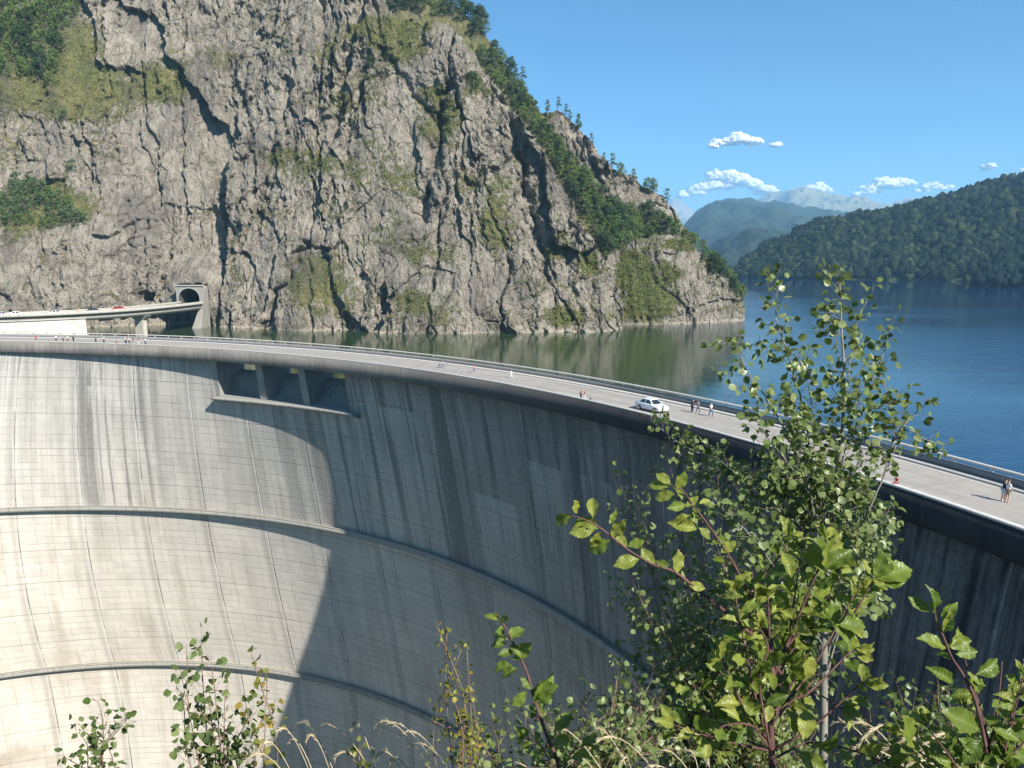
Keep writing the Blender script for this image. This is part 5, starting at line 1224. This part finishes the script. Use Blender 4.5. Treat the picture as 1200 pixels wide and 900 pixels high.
def scatter(poly, n, gap):
    xs = [p[0] for p in poly]; ys = [p[1] for p in poly]; out = []
    for _ in range(20000):
        if len(out) >= n: break
        x = rr2.uniform(min(xs), max(xs)); y = rr2.uniform(min(ys), max(ys))
        if in_poly(x, y, poly) and all(math.hypot(x - a, y - b) > gap for a, b in out): out.append((x, y))
    return out
# the broad, darker aspen bush left of the trunk
tg2 = [(716, 572), (745, 588), (835, 548), (790, 560), (872, 572), (728, 692), (742, 712), (760, 630), (815, 600)] + scatter([(745, 690), (800, 640), (850, 600), (950, 640), (960, 800), (960, 900), (700, 900), (705, 820), (735, 760)], 78, 18)
fill_bush(21, (880, 985), 4.9, tg2, 'wide aspen bush with small round leaves hiding the wall left of the trunk', size=.042, tl=(.12, .30), tg_=.06, tb=.8)
tg3 = scatter([(520, 900), (530, 850), (600, 820), (690, 800), (760, 780), (800, 900)], 30, 16)
fill_bush(22, (650, 1000), 3.6, tg3, 'low dense aspen thicket along the bottom edge, below the dam wall centre', size=.036, tl=(.09, .22), tg_=.055, tb=.68)
tg4 = scatter([(985, 900), (1000, 870), (1040, 800), (1100, 800), (1200, 830), (1200, 900)], 34, 14)
fill_bush(23, (1090, 1010), 3.2, tg4, 'low leafy thicket in the bottom right corner behind the plum shoots', size=.030, tl=(.08, .2), tg_=.055, tb=.4, jitter=8)
fill_bush(24, (268, 1010), 3.4, [(218, 775), (236, 752), (250, 790), (270, 820), (232, 840), (285, 850), (300, 860), (258, 870), (246, 820), (215, 830), (292, 835)], 'spindly aspen shoot with loose leaves against the sunlit dam wall', 'aspen_shoot', M_aspenleaf, .040, (.06, .14), .06, .5, .005, .15, 10)
fill_bush(25, (112, 990), 3.6, [(118, 832), (140, 850), (100, 870), (128, 880), (148, 842), (80, 890), (95, 850)], 'small aspen shoot at the bottom left, the one nearest the picture corner', 'aspen_shoot', M_aspenleaf, .036, (.05, .12), .055, .4, .004, .12, 8)
fill_bush(26, (528, 990), 3.2, [(519, 735), (524, 742), (541, 758), (548, 765), (536, 800), (552, 820), (525, 810), (560, 850), (515, 850)], 'thin yellowing shoots with sparse gold leaves left of the purple stem', 'yellowing_shoot', M_yellowleaf, .022, (.03, .07), .05, .5, .004, .1, 6, tv=.3)
fill_bush(27, (300, 1000), 3.0, [(296, 775), (312, 800), (290, 830), (318, 830), (325, 860)], 'slim shoot with a few yellow leaves just right of the spindly aspen shoot', 'yellowing_shoot', M_yellowleaf, .034, (.03, .07), .08, .45, .003, .1, 6, tv=.3)
fill_bush(28, (416, 1000), 3.0, [(418, 872), (422, 880), (412, 890)], 'tiny green sprig among the dry grass stalks left of centre', 'sprig', M_yellowleaf, .026, (.02, .05), .05, .3, .003, .05, 4)

# plum shoots with large toothed leaves --------------------------------------
def shoot(B, pts, r0, r1, size, gap=.03, frm=.1, tb=.55, n=7, tv=.2, up=.5, whorl=5):
    r0 *= .62; r1 *= .8; gap *= .50; tb += .28; size *= .72
    pts = B.smooth(pts, n); P = np.array(pts); B.wood.tube([tuple(p) for p in P], list(np.linspace(r0, r1, len(P))), 8)
    f, L_ = B.walk(P); q = L_ * frm; an = B.r.uniform(0, 6)
    while q < L_:
        pp, t = f(q); u = q / L_; a = B.unit(np.cross(t, [.1, .3, 1.])); b = np.cross(t, a); an += 2.4
        sd = a * math.cos(an) + b * math.sin(an)
        big_leaf(B, pp + sd * r0 * .8, B.unit(sd * .85 + t * .55 + B.rnd() * .25), size * (1.05 - .35 * u) * B.r.uniform(.75, 1.15), np.clip(tb + B.r.normal() * tv, 0, 1), up)
        q += gap * B.r.uniform(.6, 1.4)
    t = B.unit(P[-1] - P[-3])
    for k in range(whorl):
        a = B.unit(np.cross(t, B.rnd())); big_leaf(B, P[-1], t * .8 + a * .8, size * B.r.uniform(.45, .8), np.clip(tb + .2, 0, 1), up)
def big_leaf(B, p, D, size, tint, up=.5):
    D = B.unit(D); q = p + D * size * .12; B.wood.tube([tuple(p), tuple(q)], [.0011, .0009], 4, False)
    N = B.rnd() * .55 + np.array([0, 0, up]) + np.array([SUN_H[0], SUN_H[1], 0]) * .35 - np.array([0, .25, 0])
    B.leaf(q, D, N, size, int(B.r.integers(0, 3)), float(tint))
def explicit(B, zs, off, L_, d, tint=.75, dj=.02, nrm=None):
    for (bx, by, tx, ty) in L_:
        p = at(off[0] + bx / zs, off[1] + by / zs, d); q = at(off[0] + tx / zs, off[1] + ty / zs, d + B.r.uniform(-1, 1) * dj)
        v = q - p; D = B.unit(v); N = np.array([0.1, -.75, .65]) + B.rnd() * .35
        B.leaf(p, D, N, float(np.linalg.norm(v)) * .88, int(B.r.integers(0, 3)), float(np.clip(tint + B.r.normal() * .12, 0, 1)))
Pm = Plant(31); d = 1.35
hub = at(905, 905, d); base = ground_at(hub)
Pm.wood.tube([tuple(base), tuple(at(897, 1000, d)), tuple(hub), tuple(at(903, 840, d)), tuple(at(905, 790, d)), tuple(at(903, 745, d))], [.009, .008, .0062, .005, .0044, .0038], 9)
B1 = [(903, 745), (880, 725), (868, 730), (840, 712), (800, 685), (765, 658), (735, 640), (708, 628), (692, 610), (675, 603)]
B1 = [(915, 790), (893, 757), (862, 727), (820, 693), (790, 670), (766, 662), (737, 645), (708, 622), (690, 611), (670, 604)]
Pm.wood.tube([tuple(p) for p in Pm.smooth(px3(B1, d), 5)], list(np.linspace(.0036, .0010, 46)), 8)
B2 = [(900, 745), (880, 700), (862, 665), (845, 637), (826, 610), (812, 592), (800, 575), (787, 570)]
Pm.wood.tube([tuple(p) for p in Pm.smooth(px3(B2, d + .05), 5)], list(np.linspace(.0032, .0010, 36)), 8)
explicit(Pm, 3.91, (640, 530), [(120, 290, 15, 335), (140, 280, 120, 205), (215, 300, 210, 180), (230, 340, 90, 375), (240, 350, 150, 290), (290, 400, 175, 470), (300, 390, 370, 290), (290, 330, 330, 262), (370, 440, 315, 365), (425, 490, 295, 520), (375, 430, 462, 402), (500, 520, 425, 430), (600, 560, 600, 425), (650, 600, 740, 632), (560, 540, 500, 480), (200, 325, 100, 330), (250, 365, 200, 440), (320, 400, 300, 340)], d, .85)
explicit(Pm, 3.91, (640, 530), [(560, 160, 455, 140), (570, 150, 495, 82), (600, 175, 640, 70), (590, 190, 478, 212), (640, 240, 550, 258), (640, 250, 705, 195), (680, 300, 700, 225), (690, 350, 555, 312), (700, 235, 765, 215), (750, 400, 700, 335), (620, 220, 590, 130), (660, 290, 570, 330), (760, 410, 860, 400), (820, 500, 750, 480), (800, 460, 880, 400), (900, 620, 820, 690), (880, 600, 960, 540), (690, 330, 660, 260)], d + .05, .8)
shoot(Pm, px3([(903, 800), (920, 760), (945, 700), (962, 660), (970, 635)], d), .005, .0015, .075, .022, .3, .42)
shoot(Pm, px3([(905, 780), (940, 740), (985, 735), (1003, 715, -.03), (1018, 690, -.03), (1027, 677, -.03)], d), .0045, .0015, .062, .026, .35, .5, whorl=0)
explicit(Pm, 3.0, (850, 600), [(520, 230, 600, 140), (525, 235, 682, 182), (525, 240, 645, 252), (520, 225, 475, 160), (520, 235, 575, 285), (530, 230, 560, 125), (515, 235, 500, 300), (350, 200, 345, 70), (345, 215, 300, 80), (350, 200, 450, 120), (380, 400, 480, 465), (390, 390, 520, 400), (370, 395, 360, 565), (385, 400, 380, 300), (230, 230, 210, 120), (150, 560, 185, 640), (220, 500, 120, 540)], d - .03, .62)
shoot(Pm, px3([(903, 790), (880, 740), (885, 690), (915, 650), (925, 630)], d + .04), .004, .0014, .07, .024, .2, .4)
shoot(Pm, px3([(903, 830), (870, 800), (830, 790), (800, 800)], d + .05), .0035, .0014, .06, .03, .25, .4)
shoot(Pm, px3([(904, 850), (930, 820), (960, 815), (985, 830)], d - .02), .0035, .0014, .065, .026, .2, .45)
shoot(Pm, px3([(905, 870), (880, 850), (850, 850), (830, 865)], d - .03), .0035, .0014, .065, .026, .2, .42)
shoot(Pm, px3([(905, 890), (950, 870), (1000, 880), (1040, 895)], d - .05), .0035, .0014, .07, .026, .2, .4)
shoot(Pm, px3([(903, 880), (890, 800), (900, 760), (890, 735)], d - .04), .0035, .0014, .06, .028, .2, .5)
for (x, y) in [(860, 690), (930, 700), (955, 720), (1000, 760), (845, 770), (820, 830), (790, 850), (870, 830), (930, 760), (960, 790), (1010, 800), (840, 880), (900, 700), (1005, 690), (940, 640), (985, 660)]:
    dd = d + Pm.r.uniform(-.08, .22); k0 = Pm.r.choice([790, 840, 880])
    shoot(Pm, [at(904, k0, d), at(904 + (x - 904) * .45, k0 + (y - k0) * .35, dd * .5 + d * .5), at(x, y, dd)], .0045, .0014, .068, .028, .25, .42)
Pm.build('plum_shrub', 'plum shrub with long purple shoots and large toothed leaves in front of the aspen', 'shrub', base, M_plumbark, M_plumleaf, T_PLUM)
Q = Plant(32); d = 1.15
b = at(1160, 930, d); base = ground_at(b)
for pl, r0, dd in (([(1162, 1010), (1158, 900), (1150, 850), (1140, 813), (1128, 790), (1115, 770), (1105, 745), (1097, 727), (1096, 715)], .005, 0), ([(1164, 1000), (1163, 900), (1148, 830), (1135, 790), (1130, 768)], .004, .02), ([(1165, 1010), (1158, 890), (1166, 850), (1172, 800), (1174, 775)], .004, .05), ([(1160, 890), (1185, 850), (1200, 840)], .003, .02)):
    Q.wood.tube([tuple(p) for p in Q.smooth([tuple(base)] * (1 if pl[0][1] > 950 else 0) + px3(pl, d + dd), 5)], list(np.linspace(r0 * .72, .0011, len(Q.smooth([tuple(base)] * (1 if pl[0][1] > 950 else 0) + px3(pl, d + dd), 5)))), 8)
explicit(Q, 3.0, (850, 600), [(733, 345, 742, 258), (722, 352, 628, 293), (735, 360, 715, 300), (760, 375, 822, 318), (768, 420, 800, 360), (775, 480, 675, 428), (780, 470, 868, 450), (790, 470, 850, 400), (790, 520, 730, 480), (800, 600, 725, 540), (810, 500, 890, 490), (880, 570, 990, 520), (880, 600, 920, 595), (890, 765, 765, 690), (880, 760, 780, 720), (870, 640, 790, 640), (985, 575, 1050, 625), (960, 660, 930, 690), (960, 680, 1015, 665), (940, 760, 1050, 800), (935, 800, 1040, 760), (900, 800, 830, 900), (930, 830, 1000, 890), (900, 850, 820, 790), (660, 830, 600, 690), (960, 840, 960, 900), (890, 640, 870, 560), (850, 560, 900, 620)], d, .62)
shoot(Q, px3([(1160, 900), (1190, 880), (1215, 850)], d), .003, .0014, .06, .024, .2, .4)
shoot(Q, px3([(1150, 930), (1110, 900), (1075, 880), (1060, 860)], d + .1), .003, .0014, .06, .024, .2, .35)
for (x, y) in [(1085, 850), (1120, 860), (1190, 820), (1200, 790), (1130, 830), (1060, 880), (1185, 870)]:
    shoot(Q, px3([(1160, 960), ((1160 + x) / 2, (930 + y) / 2 + 10), (x, y, Q.r.uniform(0, .15))], d), .003, .0012, .055, .026, .3, .4)
Q.build('plum_shrub', 'plum shoots with crinkled bright leaves at the right edge before the dark shaded dam wall', 'shrub', base, M_plumbark, M_plumleaf, T_PLUM)
S_ = Plant(33); d = 1.7; b = at(655, 960, d); base = ground_at(b)
st = px3([(664, 980), (655, 900), (640, 860), (628, 825), (618, 790), (607, 765), (597, 745), (588, 728), (582, 718)], d)
sp_ = S_.smooth([tuple(base)] + st, 5); S_.wood.tube([tuple(p) for p in sp_], list(np.linspace(.0055, .0014, len(sp_))), 8)
explicit(S_, 3.0, (450, 650), [(400, 230, 350, 205), (395, 225, 400, 190), (405, 225, 450, 235), (415, 250, 390, 330), (430, 300, 505, 245), (430, 310, 370, 320), (440, 320, 500, 360), (455, 370, 530, 300), (450, 390, 370, 400), (455, 340, 395, 350), (470, 400, 400, 430), (480, 430, 520, 480), (500, 480, 445, 545), (520, 490, 615, 455), (530, 520, 600, 440), (600, 620, 665, 545), (600, 640, 670, 670), (560, 560, 500, 520)], d, .5, .04)
shoot(S_, px3([(650, 900), (632, 872), (615, 865)], d + .1), .003, .0014, .06, .03, .2, .45)
shoot(S_, px3([(655, 910), (672, 880), (690, 872)], d + .1), .003, .0014, .06, .03, .2, .45)
S_.build('plum_shoot', 'single upright plum shoot with dark purple stem and curled leaves at the bottom centre', 'shrub', base, M_plumbark, M_plumleaf, T_PLUM)
# dry grass stalks -----------------------------------------------------------
M_straw = bark_mat('bleached_straw', (.50, .43, .29), (.36, .29, .17), 60)
def grass(seed, cx, bpx, d, tips, label):
    r = np.random.default_rng(seed); b0 = at(cx, bpx, d); base = ground_at(b0); root = tag(empty('dry_grass', base), label, 'grass'); st = MB(); hd = MB(); o = base
    for (tx, ty, bx) in tips:
        foot = at(bx + r.uniform(15, 70), bpx, d + r.uniform(-.1, .1)); tip = at(tx - 12, ty + 14, d + r.uniform(-.12, .12)); top = foot * .30 + tip * .70; top[2] = max(foot[2], tip[2]) + .04 + .35 * abs(tip[0] - foot[0])
        P = []
        for u in np.linspace(0, 1, 14): P.append((1 - u) ** 2 * foot + 2 * u * (1 - u) * top + u * u * tip - o)
        st.tube([tuple(base * 0 + r.normal(size=3) * .02)] + [tuple(p) for p in P[:11]], [.0016] * 12, 4, False)
        # feathery head, drooping
        k = P[9:]; hd.tube([tuple(p) for p in k], [.0015, .0034, .0040, .0032, .0012], 5)
        for m in range(26):
            u = r.uniform(.62, 1); i = int(u * 13); p = P[min(i, 12)] + (P[min(i + 1, 13)] - P[min(i, 12)]) * (u * 13 - i); t = P[min(i + 1, 13)] - P[min(i, 12)]; t = t / (np.linalg.norm(t) + 1e-9)
            e = p + t * .016 + r.normal(size=3) * .0045; hd.tube([tuple(p), tuple((p + e) / 2), tuple(e)], [.0008, .0014, .0003], 3, False)
    st.build('stalks', M_straw, root, True); hd.build('seed_heads', M_straw, root, True)
grass(1, 400, 980, 2.4, [(336, 846, 345), (352, 856, 372), (372, 852, 385), (382, 842, 420), (360, 838, 380), (425, 838, 432), (448, 866, 415), (455, 872, 440), (405, 875, 420), (318, 862, 330), (470, 880, 440), (300, 880, 330)], 'loose tuft of bleached dry grass arching over the shaded dam wall, left of centre')
grass(2, 700, 985, 2.2, [(650, 845, 720), (705, 845, 740), (700, 868, 745), (740, 880, 720), (590, 896, 640), (680, 880, 690), (780, 872, 800), (820, 870, 790), (840, 880, 800), (800, 858, 830), (760, 895, 790)], 'dry pale grass stalks curving through the leaves at the bottom centre')
grass(3, 1060, 990, 1.9, [(985, 836, 1060), (1000, 842, 1070), (1015, 862, 1090), (1060, 862, 1120), (1040, 870, 1100), (1080, 880, 1130), (1000, 880, 1060), (1090, 866, 1140), (1070, 890, 1120)], 'bleached grass blades arching left beneath the right-hand plum shoots')
grass(4, 475, 985, 2.6, [(450, 838, 480), (458, 842, 495), (480, 850, 500), (492, 862, 510)], 'few short dry grass stalks beside the yellowing shoots')
